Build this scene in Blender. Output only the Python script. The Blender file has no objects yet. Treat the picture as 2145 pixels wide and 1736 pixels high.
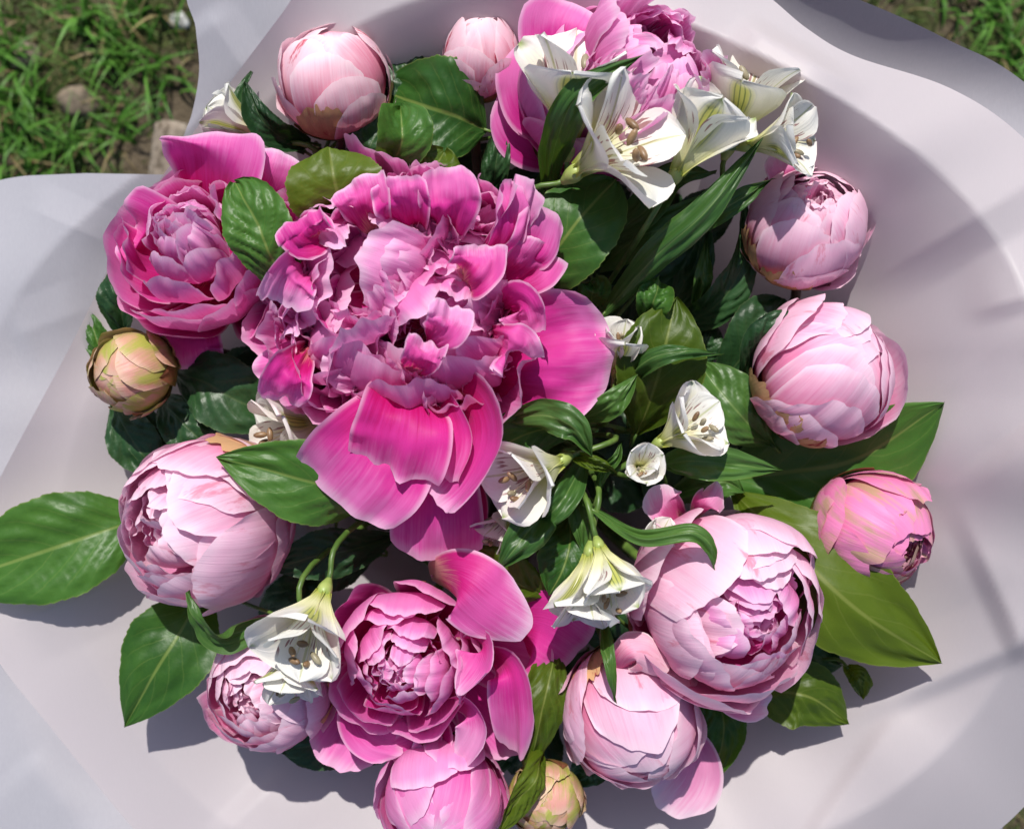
import bpy, math, random
import numpy as np
from mathutils import Vector

rng = np.random.default_rng(7)
random.seed(7)
PI = math.pi
SC = bpy.context.scene
COL = SC.collection

# ------------------------------------------------------------------ camera, sky, sun, exposure
H = 0.60                      # camera height above the flower plane (z = 0)
PX = 0.00025                  # metres per photo unit at z = 0 (photo frame = 2145 x 1736 units)
FW, FH = 2145.0, 1736.0
GROUND_Z = -0.46

cam_d = bpy.data.cameras.new('camera')
cam = bpy.data.objects.new('camera', cam_d)
COL.objects.link(cam)
cam.location = (0, 0, H)
cam.rotation_euler = (0, 0, 0)
cam_d.sensor_fit = 'HORIZONTAL'
cam_d.angle = 2 * math.atan(FW * PX / 2 / H)
cam_d.clip_start = 0.01
cam_d.clip_end = 100
cam_d.dof.use_dof = True
cam_d.dof.focus_distance = H + 0.0
cam_d.dof.aperture_fstop = 6.5
SC.camera = cam

SUN_EL = math.radians(55)
SUN_AZ = math.radians(-6)     # measured from +Y towards +X
world = bpy.data.worlds.new('World')
SC.world = world
world.use_nodes = True
wn = world.node_tree.nodes
wl = world.node_tree.links
for n in list(wn): wn.remove(n)
sky = wn.new('ShaderNodeTexSky')
sky.sky_type = 'NISHITA'
sky.sun_disc = False
sky.sun_elevation = SUN_EL
sky.sun_rotation = SUN_AZ
bg = wn.new('ShaderNodeBackground')
bg.inputs['Strength'].default_value = 0.095
wo = wn.new('ShaderNodeOutputWorld')
wl.new(sky.outputs[0], bg.inputs['Color'])
wl.new(bg.outputs[0], wo.inputs['Surface'])

sd = bpy.data.lights.new('sun', 'SUN')
sd.energy = 4.3
sd.angle = math.radians(0.6)
sd.color = (1.0, 0.955, 0.89)
sun = bpy.data.objects.new('sun', sd)
COL.objects.link(sun)
to_sun = Vector((math.sin(SUN_AZ) * math.cos(SUN_EL), math.cos(SUN_AZ) * math.cos(SUN_EL), math.sin(SUN_EL)))
sun.rotation_euler = (-to_sun).to_track_quat('-Z', 'Y').to_euler()
sun.location = to_sun * 3

vs = SC.view_settings
vs.view_transform = 'Standard'
vs.look = 'None'
vs.exposure = 0.2
vs.gamma = 1.0
vs.use_curve_mapping = False
SC.render.engine = 'CYCLES'
SC.cycles.max_bounces = 6
SC.cycles.diffuse_bounces = 4
SC.cycles.glossy_bounces = 2
SC.cycles.transmission_bounces = 6

# ------------------------------------------------------------------ helpers
def sc(z): return (H - z) / H
def P(x, y, z=0.0):
    """A point of the place that stands at height z under photo position (x, y)."""
    s = sc(z)
    return np.array([(x - FW / 2) * PX * s, (FH / 2 - y) * PX * s, z])
def unit(v):
    v = np.asarray(v, float)
    return v / (np.linalg.norm(v) + 1e-12)
def sstep(a, b, x):
    t = np.clip((x - a) / (b - a), 0, 1)
    return t * t * (3 - 2 * t)

_perm = rng.random((256, 256))
def vnoise(x, y):
    x = np.asarray(x, float); y = np.asarray(y, float)
    xi = np.floor(x).astype(int); yi = np.floor(y).astype(int)
    fx = x - xi; fy = y - yi
    fx = fx * fx * (3 - 2 * fx); fy = fy * fy * (3 - 2 * fy)
    g = lambda a, b: _perm[a % 256, b % 256]
    return (g(xi, yi) * (1 - fx) + g(xi + 1, yi) * fx) * (1 - fy) + (g(xi, yi + 1) * (1 - fx) + g(xi + 1, yi + 1) * fx) * fy - 0.5
def fbm(x, y, o=3):
    r = 0; a = 1.0
    for k in range(o):
        r = r + a * vnoise(x * 2 ** k + 17 * k, y * 2 ** k + 31 * k); a *= 0.5
    return r

def mesh_from(name, V, F, UV=None, smooth=True, col=None):
    me = bpy.data.meshes.new(name)
    V = np.asarray(V, np.float32).reshape(-1, 3)
    F = np.asarray(F, np.int32)
    nf, k = F.shape
    me.vertices.add(len(V)); me.vertices.foreach_set('co', V.ravel())
    me.loops.add(nf * k); me.loops.foreach_set('vertex_index', F.ravel())
    me.polygons.add(nf)
    me.polygons.foreach_set('loop_start', np.arange(0, nf * k, k, dtype=np.int32))
    if smooth: me.polygons.foreach_set('use_smooth', np.ones(nf, dtype=bool))
    if UV is not None:
        uvl = me.uv_layers.new(name='UVMap')
        uvl.data.foreach_set('uv', np.asarray(UV, np.float32)[F.ravel()].ravel())
    if col is not None:
        at = me.color_attributes.new('Col', 'FLOAT_COLOR', 'POINT')
        at.data.foreach_set('color', np.asarray(col, np.float32).ravel())
    me.update(calc_edges=True)
    me.validate()
    return me

def grid_faces(nv, nu, wrap=False):
    F = []
    a = np.arange((nv - 1) * (nu - 1)).reshape(nv - 1, nu - 1)
    r, c = np.meshgrid(np.arange(nv - 1), np.arange(nu - 1), indexing='ij')
    i = r * nu + c
    F = np.stack([i, i + 1, i + nu + 1, i + nu], -1).reshape(-1, 4)
    if wrap:
        r = np.arange(nv - 1); i = r * nu + nu - 1
        F = np.concatenate([F, np.stack([i, r * nu, (r + 1) * nu, i + nu], -1)])
    return F
_gf = {}
def gf(nv, nu, wrap=False):
    k = (nv, nu, wrap)
    if k not in _gf: _gf[k] = grid_faces(nv, nu, wrap)
    return _gf[k]

def add_obj(name, me, mat, parent=None, loc=(0, 0, 0)):
    o = bpy.data.objects.new(name, me)
    COL.objects.link(o)
    o.location = loc
    if mat is not None: me.materials.append(mat)
    if parent is not None: o.parent = parent
    return o
def tag(o, label, cat, group=None, kind=None):
    if label: o['label'] = label
    if cat: o['category'] = cat
    if group: o['group'] = group
    if kind: o['kind'] = kind
    return o
def empty(name, loc, label, cat, group=None):
    o = bpy.data.objects.new(name, None)
    COL.objects.link(o)
    o.empty_display_size = 0.01
    o.location = loc
    return tag(o, label, cat, group)

def tube_mesh(name, pts, rad, n=10):
    pts = np.asarray(pts, float); m = len(pts)
    rad = np.broadcast_to(np.asarray(rad, float), (m,))
    T = np.gradient(pts, axis=0)
    T /= np.linalg.norm(T, axis=1)[:, None] + 1e-12
    up = np.array([0.31, 0.2, 0.93]) if abs(T[0] @ np.array([0.31, 0.2, 0.93])) < 0.9 else np.array([1.0, 0, 0])
    V = []; UV = []
    for k in range(m):
        a = unit(np.cross(T[k], up)); b = np.cross(T[k], a)
        t = np.arange(n) / n * 2 * PI
        V.append(pts[k] + rad[k] * (np.cos(t)[:, None] * a + np.sin(t)[:, None] * b))
        UV.append(np.stack([np.arange(n) / n, np.full(n, k / (m - 1))], -1))
    V = np.concatenate(V); UV = np.concatenate(UV)
    F = gf(m, n, True)
    # caps as quads fan
    V = np.concatenate([V, pts[:1], pts[-1:]]); UV = np.concatenate([UV, [[.5, 0]], [[.5, 1]]])
    c0, c1 = m * n, m * n + 1
    caps = []
    for j in range(0, n, 2):
        caps.append([c0, (j + 2) % n, (j + 1) % n, j])
        b_ = (m - 1) * n
        caps.append([c1, b_ + j, b_ + j + 1, b_ + (j + 2) % n])
    return mesh_from(name, V, np.concatenate([F, caps]), UV)

def bez(pts, n):
    """Smooth curve through 3-D points (Catmull-Rom)."""
    pts = np.asarray(pts, float)
    if len(pts) == 2:
        t = np.linspace(0, 1, n)[:, None]
        return pts[0] * (1 - t) + pts[1] * t
    q = np.vstack([2 * pts[0] - pts[1], pts, 2 * pts[-1] - pts[-2]])
    m = len(pts) - 1
    out = []
    for tt in np.linspace(0, m - 1e-6, n):
        k = int(tt); t = tt - k
        p0, p1, p2, p3 = q[k:k + 4]
        out.append(0.5 * (2 * p1 + (p2 - p0) * t + (2 * p0 - 5 * p1 + 4 * p2 - p3) * t * t + (3 * p1 - p0 - 3 * p2 + p3) * t ** 3))
    return np.array(out)

# ------------------------------------------------------------------ materials
class NT:
    def __init__(s, name):
        s.m = bpy.data.materials.new(name); s.m.use_nodes = True
        s.n = s.m.node_tree.nodes; s.l = s.m.node_tree.links
        for x in list(s.n): s.n.remove(x)
        s.out = s.n.new('ShaderNodeOutputMaterial')
    def node(s, t, **k):
        x = s.n.new(t)
        for a, b in k.items(): setattr(x, a, b)
        return x
    def link(s, a, b): s.l.new(a, b)
    def val(s, sock, v):
        if hasattr(v, 'links') or hasattr(v, 'is_linked'): s.l.new(v, sock)
        else: sock.default_value = v
    def math(s, op, a, b=0.0, clamp=False):
        x = s.n.new('ShaderNodeMath'); x.operation = op; x.use_clamp = clamp
        s.val(x.inputs[0], a); s.val(x.inputs[1], b)
        return x.outputs[0]
    def ramp(s, f, stops, interp='EASE'):
        x = s.n.new('ShaderNodeValToRGB'); x.color_ramp.interpolation = interp
        e = x.color_ramp.elements
        while len(e) < len(stops): e.new(0.5)
        for i, (p, c) in enumerate(stops):
            e[i].position = p; e[i].color = c if len(c) == 4 else (*c, 1)
        s.val(x.inputs[0], f)
        return x.outputs[0]
    def mix(s, f, a, b, blend='MIX'):
        x = s.n.new('ShaderNodeMix'); x.data_type = 'RGBA'; x.blend_type = blend
        s.val(x.inputs[0], f)
        for sock, v in ((x.inputs[6], a), (x.inputs[7], b)):
            if isinstance(v, tuple): sock.default_value = (*v, 1) if len(v) == 3 else v
            else: s.l.new(v, sock)
        return x.outputs[2]
    def noise(s, vec, scale, detail=3, rough=0.5):
        x = s.n.new('ShaderNodeTexNoise')
        x.inputs['Scale'].default_value = scale; x.inputs['Detail'].default_value = detail
        x.inputs['Roughness'].default_value = rough
        s.l.new(vec, x.inputs['Vector'])
        return x.outputs[0]
    def scaled(s, vec, v3, off=None):
        x = s.n.new('ShaderNodeMapping'); x.inputs['Scale'].default_value = v3
        s.l.new(vec, x.inputs['Vector'])
        if off is not None: s.l.new(off, x.inputs['Location'])
        return x.outputs[0]

def thin_mat(name, build, rough=0.5, spec=0.3, trans=0.3, trans_tint=None, sheen=0.0, coat=0.0, bump_str=0.55, bump_dist=0.0006):
    """Petal / leaf / paper shader: glossy-diffuse front plus light let through. build(nt) -> colour, bump height, translucent colour"""
    t = NT(name)
    colour, height, tcol = build(t)
    p = t.node('ShaderNodeBsdfPrincipled')
    t.val(p.inputs['Base Color'], colour if not isinstance(colour, tuple) else (*colour, 1))
    t.val(p.inputs['Roughness'], rough)
    p.inputs['Specular IOR Level'].default_value = spec
    p.inputs['Sheen Weight'].default_value = sheen
    p.inputs['Coat Weight'].default_value = coat
    p.inputs['Coat Roughness'].default_value = 0.25
    tr = t.node('ShaderNodeBsdfTranslucent')
    t.val(tr.inputs['Color'], tcol)
    if height is not None:
        b = t.node('ShaderNodeBump'); b.inputs['Strength'].default_value = bump_str
        b.inputs['Distance'].default_value = bump_dist
        t.link(height, b.inputs['Height']); t.link(b.outputs[0], p.inputs['Normal']); t.link(b.outputs[0], tr.inputs['Normal'])
    mx = t.node('ShaderNodeMixShader'); mx.inputs[0].default_value = trans
    t.link(p.outputs[0], mx.inputs[1]); t.link(tr.outputs[0], mx.inputs[2])
    t.link(mx.outputs[0], t.out.inputs['Surface'])
    return t.m

def petal_build(deep_in, mid_in, edge_in, deep_out, edge_out, base_col, stain=None, stain_amt=0.0, green=0.0, rimc=None, o0=0.28):
    def f(t):
        uv = t.node('ShaderNodeUVMap').outputs[0]
        sep = t.node('ShaderNodeSeparateXYZ'); t.link(uv, sep.inputs[0])
        u, v = sep.outputs[0], sep.outputs[1]
        oi = t.node('ShaderNodeObjectInfo'); rnd = oi.outputs['Random']
        cmb = t.node('ShaderNodeCombineXYZ'); t.link(t.math('MULTIPLY', rnd, 37.0), cmb.inputs[0]); t.link(t.math('MULTIPLY', rnd, 91.0), cmb.inputs[1])
        geo = t.node('ShaderNodeNewGeometry')
        vein = t.noise(t.scaled(uv, (30, 1.3, 1), cmb.outputs[0]), 1.0, 4, 0.68)
        blot = t.noise(t.scaled(uv, (3.0, 2.2, 1), cmb.outputs[0]), 1.0, 3, 0.55)
        veinc = t.math('MULTIPLY', t.math('SUBTRACT', vein, 0.5), 0.5)
        vv = t.math('ADD', v, t.math('ADD', veinc, t.math('MULTIPLY', t.math('SUBTRACT', blot, 0.5), 0.5)))
        vv = t.math('ADD', vv, t.math('MULTIPLY', t.math('SUBTRACT', rnd, 0.5), 0.28))
        cin = t.ramp(vv, [(0.0, base_col), (0.18, deep_in), (0.58, mid_in), (0.97, edge_in)])
        cout = t.ramp(vv, [(0.0, base_col), (o0, deep_out), (0.95, edge_out)])
        c = t.mix(geo.outputs['Backfacing'], cin, cout)
        ed = t.math('MULTIPLY', t.math('ABSOLUTE', t.math('SUBTRACT', u, 0.5)), 2.0)
        em = t.math('MAXIMUM', ed, t.math('ADD', v, t.math('MULTIPLY', veinc, 0.15)))
        rim = t.ramp(em, [(0.89, (0, 0, 0)), (1.0, (1, 1, 1))])
        c = t.mix(t.math('MULTIPLY', rim, 0.7), c, rimc or edge_out)
        if stain is not None:
            sm = t.ramp(t.noise(t.scaled(uv, (5, 2.0, 1), cmb.outputs[0]), 1.0, 5, 0.65), [(0.56, (0, 0, 0)), (0.66, (1, 1, 1))])
            sm = t.math('MULTIPLY', sm, t.math('MULTIPLY', t.ramp(rnd, [(0.40, (0, 0, 0)), (0.62, (1, 1, 1))]), stain_amt))
            c = t.mix(sm, c, stain)
            spot = t.ramp(t.noise(t.scaled(uv, (60, 60, 1), cmb.outputs[0]), 1.0, 1), [(0.80, (0, 0, 0)), (0.84, (1, 1, 1))])
            c = t.mix(t.math('MULTIPLY', spot, 0.4), c, (0.30, 0.08, 0.10))
        if green:
            gm = t.ramp(t.math('ADD', blot, t.math('MULTIPLY', veinc, 0.8)), [(0.42, (0, 0, 0)), (0.66, (1, 1, 1))])
            c = t.mix(t.math('MULTIPLY', gm, green), c, (0.34, 0.40, 0.05))
        return c, vein, c
    return f

HOT = thin_mat('hot_pink_petal', petal_build((0.59, 0.004, 0.17), (0.75, 0.045, 0.36), (0.86, 0.20, 0.56), (0.73, 0.06, 0.37), (0.88, 0.27, 0.61), (0.85, 0.36, 0.30), rimc=(0.94, 0.62, 0.83)), rough=0.5, spec=0.22, trans=0.40, sheen=0.06)
MIDP = thin_mat('rose_pink_petal', petal_build((0.66, 0.015, 0.23), (0.82, 0.12, 0.46), (0.91, 0.38, 0.70), (0.78, 0.11, 0.45), (0.91, 0.38, 0.70), (0.86, 0.42, 0.34), rimc=(0.95, 0.70, 0.87)), rough=0.5, spec=0.22, trans=0.40, sheen=0.06)
PALE = thin_mat('pale_pink_petal', petal_build((0.80, 0.09, 0.36), (0.87, 0.32, 0.57), (0.93, 0.60, 0.77), (0.83, 0.27, 0.48), (0.93, 0.60, 0.76), (0.86, 0.60, 0.40), stain=(0.66, 0.08, 0.18), stain_amt=0.55, rimc=(0.96, 0.76, 0.86), o0=0.42), rough=0.5, spec=0.22, trans=0.34, sheen=0.06)
BUDP = thin_mat('blush_bud_petal', petal_build((0.80, 0.14, 0.34), (0.90, 0.44, 0.60), (0.94, 0.63, 0.75), (0.82, 0.26, 0.38), (0.94, 0.64, 0.73), (0.50, 0.30, 0.08), stain=(0.55, 0.02, 0.07), stain_amt=1.0, rimc=(0.96, 0.78, 0.82), o0=0.46), rough=0.5, spec=0.25, trans=0.28, sheen=0.06)
VIVID = thin_mat('vivid_bud_petal', petal_build((0.70, 0.05, 0.30), (0.82, 0.17, 0.48), (0.89, 0.38, 0.66), (0.78, 0.16, 0.38), (0.87, 0.28, 0.54), (0.62, 0.40, 0.12), green=0.6), rough=0.42, spec=0.3, trans=0.22, sheen=0.08)
GRNB = thin_mat('green_bud_petal', petal_build((0.46, 0.26, 0.14), (0.52, 0.36, 0.16), (0.66, 0.40, 0.32), (0.34, 0.36, 0.05), (0.66, 0.32, 0.27), (0.30, 0.36, 0.04), stain=(0.42, 0.10, 0.08), stain_amt=0.6, green=0.85, rimc=(0.70, 0.50, 0.36)), rough=0.42, spec=0.35, trans=0.14)
DRYP = thin_mat('browned_petal', petal_build((0.38, 0.12, 0.07), (0.55, 0.29, 0.14), (0.66, 0.45, 0.26), (0.46, 0.18, 0.09), (0.62, 0.38, 0.19), (0.24, 0.15, 0.04), stain=(0.34, 0.02, 0.04), stain_amt=1.0), rough=0.55, spec=0.25, trans=0.15)

def sepal_f(t):
    uv = t.node('ShaderNodeUVMap').outputs[0]
    sep = t.node('ShaderNodeSeparateXYZ'); t.link(uv, sep.inputs[0])
    n = t.noise(t.scaled(uv, (9, 2.5, 1)), 1.0, 4, 0.6)
    c = t.ramp(t.math('ADD', sep.outputs[1], t.math('MULTIPLY', t.math('SUBTRACT', n, 0.5), 0.9)), [(0.0, (0.10, 0.15, 0.02)), (0.5, (0.17, 0.17, 0.03)), (0.95, (0.26, 0.09, 0.05))])
    return c, n, (0.22, 0.25, 0.03, 1)
SEPAL = thin_mat('sepal', sepal_f, rough=0.4, spec=0.4, trans=0.12)

def tepal_build(outer):
    def f(t):
        uv = t.node('ShaderNodeUVMap').outputs[0]
        sep = t.node('ShaderNodeSeparateXYZ'); t.link(uv, sep.inputs[0])
        u, v = sep.outputs[0], sep.outputs[1]
        rnd = t.node('ShaderNodeObjectInfo').outputs['Random']
        off = t.node('ShaderNodeCombineXYZ'); t.link(t.math('MULTIPLY', rnd, 53.0), off.inputs[0]); t.link(t.math('MULTIPLY', rnd, 17.0), off.inputs[1])
        geo = t.node('ShaderNodeNewGeometry')
        fine = t.noise(t.scaled(uv, (22, 1.6, 1), off.outputs[0]), 1.0, 3, 0.6)
        body = t.ramp(t.math('ADD', v, t.math('MULTIPLY', t.math('SUBTRACT', fine, 0.5), 0.2)), [(0.0, (0.42, 0.46, 0.08)), (0.30, (0.80, 0.79, 0.46)), (0.58, (0.86, 0.84, 0.76)), (1.0, (0.88, 0.87, 0.83))])
        cu = t.math('ABSOLUTE', t.math('SUBTRACT', u, 0.5))
        if outer:
            # green keel with darker stripes, strongest on the back and towards the tip
            keel = t.math('MULTIPLY', t.ramp(cu, [(0.06, (1, 1, 1)), (0.22, (0, 0, 0))]), t.ramp(v, [(0.25, (0, 0, 0)), (0.45, (1, 1, 1)), (0.80, (1, 1, 1)), (0.95, (0.35, 0.35, 0.35))]))
            stripe = t.ramp(t.math('SINE', t.math('MULTIPLY', u, 95.0)), [(0.35, (0, 0, 0)), (0.9, (1, 1, 1))])
            kc = t.mix(stripe, (0.52, 0.55, 0.10), (0.16, 0.22, 0.02))
            amt = t.math('MULTIPLY', keel, t.math('ADD', t.math('MULTIPLY', geo.outputs['Backfacing'], 0.74), 0.18))
            c = t.mix(amt, body, kc)
            tip = t.math('MULTIPLY', t.ramp(v, [(0.90, (0, 0, 0)), (0.99, (1, 1, 1))]), t.ramp(cu, [(0.05, (1, 1, 1)), (0.18, (0, 0, 0))]))
            c = t.mix(t.math('MULTIPLY', tip, 0.85), c, (0.25, 0.36, 0.06))
        else:
            dash = t.ramp(t.noise(t.scaled(uv, (19, 3.6, 1), off.outputs[0]), 1.0, 1, 0.4), [(0.585, (0, 0, 0)), (0.62, (1, 1, 1))])
            zone = t.ramp(v, [(0.30, (0, 0, 0)), (0.42, (1, 1, 1)), (0.70, (1, 1, 1)), (0.82, (0, 0, 0))])
            c = t.mix(t.math('MULTIPLY', t.math('MULTIPLY', dash, zone), 0.8), body, (0.25, 0.045, 0.06))
            mid = t.ramp(cu, [(0.012, (1, 1, 1)), (0.035, (0, 0, 0))])
            c = t.mix(t.math('MULTIPLY', mid, 0.55), c, (0.45, 0.50, 0.14))
        return c, fine, c
    return f
TEPO = thin_mat('white_outer_tepal', tepal_build(True), rough=0.45, spec=0.3, trans=0.28, sheen=0.05)
TEPI = thin_mat('white_inner_tepal', tepal_build(False), rough=0.45, spec=0.3, trans=0.28, sheen=0.05)

def leaf_build(c0, c1, vein_c, nv, tcol, parallel=False, veinamt=0.75):
    def f(t):
        uv = t.node('ShaderNodeUVMap').outputs[0]
        sep = t.node('ShaderNodeSeparateXYZ'); t.link(uv, sep.inputs[0])
        u, v = sep.outputs[0], sep.outputs[1]
        rnd = t.node('ShaderNodeObjectInfo').outputs['Random']
        off = t.node('ShaderNodeCombineXYZ'); t.link(t.math('MULTIPLY', rnd, 43.0), off.inputs[0]); t.link(t.math('MULTIPLY', rnd, 11.0), off.inputs[1])
        cu = t.math('ABSOLUTE', t.math('SUBTRACT', u, 0.5))
        bl = t.noise(t.scaled(uv, (3.5, 5, 1), off.outputs[0]), 1.0, 5, 0.6)
        mott = t.noise(t.scaled(uv, (30, 60, 1), off.outputs[0]), 1.0, 2, 0.6)
        k = t.math('ADD', t.math('MULTIPLY', bl, 0.8), t.math('ADD', t.math('MULTIPLY', rnd, 0.45), t.math('MULTIPLY', mott, 0.15)))
        c = t.ramp(k, [(0.35, c0), (1.0, c1)])
        mid = t.ramp(cu, [(0.006, (1, 1, 1)), (0.028, (0, 0, 0))])
        if parallel:
            w = t.math('SINE', t.math('ADD', t.math('MULTIPLY', u, 70.0), t.math('MULTIPLY', bl, 3.0)))
            lat = t.math('MULTIPLY', t.ramp(w, [(0.3, (0, 0, 0)), (1.0, (1, 1, 1))]), 0.25)
        else:
            ph = t.math('SUBTRACT', t.math('MULTIPLY', v, nv), t.math('MULTIPLY', cu, nv * 0.75))
            ph = t.math('ADD', ph, t.math('MULTIPLY', bl, 0.5))
            w = t.math('PINGPONG', ph, 0.5)
            lat = t.math('MULTIPLY', t.ramp(w, [(0.0, (1, 1, 1)), (0.07, (0, 0, 0))]), t.ramp(cu, [(0.3, (0.5, 0.5, 0.5)), (0.48, (0, 0, 0))]))
        vm = t.math('MAXIMUM', mid, t.math('MULTIPLY', lat, 0.6))
        c = t.mix(t.math('MULTIPLY', vm, veinamt), c, vein_c)
        rim = t.ramp(cu, [(0.482, (0, 0, 0)), (0.498, (1, 1, 1))])
        c = t.mix(t.math('MULTIPLY', rim, 0.6), c, vein_c)
        speck = t.ramp(t.noise(t.scaled(uv, (40, 70, 1), off.outputs[0]), 1.0, 1), [(0.80, (0, 0, 0)), (0.83, (1, 1, 1))])
        c = t.mix(t.math('MULTIPLY', speck, 0.35), c, (0.12, 0.09, 0.03))
        hgt = t.math('ADD', t.math('MULTIPLY', t.noise(t.scaled(uv, (18, 34, 1), off.outputs[0]), 1.0, 3, 0.6), 0.7), t.math('MULTIPLY', vm, -0.6))
        return c, hgt, t.mix(t.math('MULTIPLY', vm, 0.4), tcol, vein_c)
    return f
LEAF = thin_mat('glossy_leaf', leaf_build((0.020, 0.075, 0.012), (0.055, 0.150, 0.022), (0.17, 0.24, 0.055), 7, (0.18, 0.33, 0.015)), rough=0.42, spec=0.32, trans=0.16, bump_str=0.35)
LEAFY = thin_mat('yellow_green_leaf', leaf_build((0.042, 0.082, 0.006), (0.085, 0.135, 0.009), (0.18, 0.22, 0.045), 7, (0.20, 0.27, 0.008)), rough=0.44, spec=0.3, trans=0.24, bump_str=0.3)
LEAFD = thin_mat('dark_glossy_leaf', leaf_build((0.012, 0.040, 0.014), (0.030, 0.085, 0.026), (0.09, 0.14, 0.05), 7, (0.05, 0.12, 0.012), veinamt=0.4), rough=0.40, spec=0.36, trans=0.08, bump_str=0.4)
LEAFP = thin_mat('lily_leaf', leaf_build((0.030, 0.090, 0.018), (0.065, 0.150, 0.028), (0.15, 0.24, 0.07), 7, (0.16, 0.30, 0.02), parallel=True), rough=0.4, spec=0.4, trans=0.16, bump_str=0.25)

def stem_mat(name, a, b):
    t = NT(name)
    tc = t.node('ShaderNodeTexCoord').outputs['Object']
    n = t.noise(tc, 90, 3)
    p = t.node('ShaderNodeBsdfPrincipled')
    t.link(t.ramp(n, [(0.35, a), (0.65, b)]), p.inputs['Base Color'])
    p.inputs['Roughness'].default_value = 0.42
    t.link(p.outputs[0], t.out.inputs['Surface'])
    return t.m
STEM = stem_mat('green_stem', (0.06, 0.12, 0.02), (0.12, 0.20, 0.04))
STEMB = stem_mat('brown_stem', (0.05, 0.025, 0.018), (0.10, 0.05, 0.03))
STEMP = stem_mat('pale_stem', (0.24, 0.33, 0.07), (0.40, 0.45, 0.14))
ANTH = stem_mat('anther', (0.16, 0.09, 0.045), (0.30, 0.19, 0.10))
ANTG = stem_mat('grey_anther', (0.22, 0.19, 0.12), (0.34, 0.30, 0.20))
FILA = stem_mat('filament', (0.70, 0.66, 0.42), (0.80, 0.76, 0.58))

# ------------------------------------------------------------------ petal generators
def wave(u, n, rs):
    r = 0
    for k in range(1, n + 1):
        r = r + rs.normal() * np.sin(k * PI * 0.9 * u + rs.uniform(0, 6.28)) / k ** 0.85
    return r * 0.6

def outline(v, kind):
    """half-width along the length, 0..1"""
    if kind == 'petal':
        return 0.22 + 0.78 * np.sin(np.clip(v, 0, 1) ** 0.85 * PI * 0.60) ** 1.1
    if kind == 'tepal':      # clawed, broad, then closing to a point
        return np.interp(v, [0, .15, .35, .55, .72, .86, .95, 1], [.20, .26, .50, .88, 1.0, .84, .45, .04])
    if kind == 'tepal_in':
        return np.interp(v, [0, .2, .45, .65, .82, .93, 1], [.22, .30, .62, .95, 1.0, .66, .05])
    if kind == 'leaf':
        return np.interp(v, [0, .05, .15, .30, .48, .65, .80, .91, .97, 1], [.03, .15, .48, .82, 1.0, .95, .70, .37, .14, .01])
    if kind == 'round':
        return np.interp(v, [0, .06, .16, .32, .5, .68, .82, .92, .975, 1], [.03, .28, .58, .86, 1.0, .98, .82, .55, .30, .06])
    if kind == 'lance':
        return np.interp(v, [0, .1, .3, .5, .7, .88, 1], [.28, .60, .95, 1.0, .78, .36, .01])
    if kind == 'sepal':
        return np.interp(v, [0, .2, .5, .8, 1], [.7, .95, 1.0, .62, .05])

def smooth_grid(A, k=1):
    for _ in range(k):
        B = A.copy(); B[1:-1] = (A[:-2] + 2 * A[1:-1] + A[2:]) / 4; A = B
    return A

def cup_petal(rs, L, W, a0, a1, r0=0.0, z0=0.0, az=0.0, cup=1.0, apow=1.0, kind='petal', ruf=0.0, rufn=4, tipround=0.16, jag=0.02, pleat=0.0, lean=0.0, nu=13, nv=13, twist=0.0, wav=0.0, crk=0.0, lift=0.0):
    """A petal of a flower whose axis is +z. Angles are from the axis, outward positive; cup = lateral curvature (1/units)."""
    u = np.linspace(-1, 1, nu); v = np.linspace(0, 1, nv) ** 0.9
    U, V = np.meshgrid(u, v)
    wv = wave(u, rufn, rs)
    tip = 1 - tipround * np.abs(u) ** 2.4 + jag * wave(u, 9, rs)
    if kind not in ('petal',): tip = np.ones_like(u)
    S = V * tip[None, :]
    ss = np.linspace(0, 1.25, 81)
    ang = a0 + (a1 - a0) * np.clip(ss, 0, 1.25) ** apow
    ds = ss[1] - ss[0]
    rho = r0 + np.concatenate([[0], np.cumsum((np.sin(ang[1:]) + np.sin(ang[:-1])) / 2)]) * ds * L
    zz = z0 + np.concatenate([[0], np.cumsum((np.cos(ang[1:]) + np.cos(ang[:-1])) / 2)]) * ds * L
    R_ = np.interp(S, ss, rho); Z_ = np.interp(S, ss, zz); A_ = np.interp(S, ss, ang)
    hw = W * outline(V, kind)
    lat = U * hw
    cups = cup * np.ones_like(V)
    ph = lat * cups
    y = np.where(np.abs(cups) > 1e-6, np.sin(ph) / cups, lat)
    nin = np.where(np.abs(cups) > 1e-6, (1 - np.cos(ph)) / cups, 0)
    edge = V ** 2.5
    d = ruf * edge * wv[None, :] + pleat * V * np.sin(U * 9 + rs.uniform(0, 6)) * 0.5 + lean * U * hw
    if wav: d = d + wav * fbm(U * 1.7 + rs.uniform(0, 99), V * 2.3 + rs.uniform(0, 99), 3) * V
    if lift: d = d - lift * (V ** 5 * (0.6 + 0.8 * fbm(U * 1.3 + rs.uniform(0, 99), V * 0 + rs.uniform(0, 99), 2)) + 0.35 * np.abs(U) ** 4 * V)
    if crk: d = d + crk * fbm(U * 4.5 + rs.uniform(0, 99), V * 5.5 + rs.uniform(0, 99), 3) * V ** 1.5
    nin = nin + d
    if twist: 
        tw = twist * V * U * hw; nin = nin + tw
    r = R_ - np.cos(A_) * nin
    z = Z_ + np.sin(A_) * nin
    ca, sa = math.cos(az), math.sin(az)
    X = r * ca - y * sa; Y = r * sa + y * ca
    return np.stack([X, Y, z], -1).reshape(-1, 3), np.stack([(U + 1) / 2, V], -1).reshape(-1, 2), nv, nu

def frame(axis):
    a = unit(axis)
    x = np.array([1.0, 0, 0]); x = unit(x - a * (x @ a))
    y = np.cross(a, x)
    return np.stack([x, y, a], 0)      # rows: local axes in world

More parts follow.
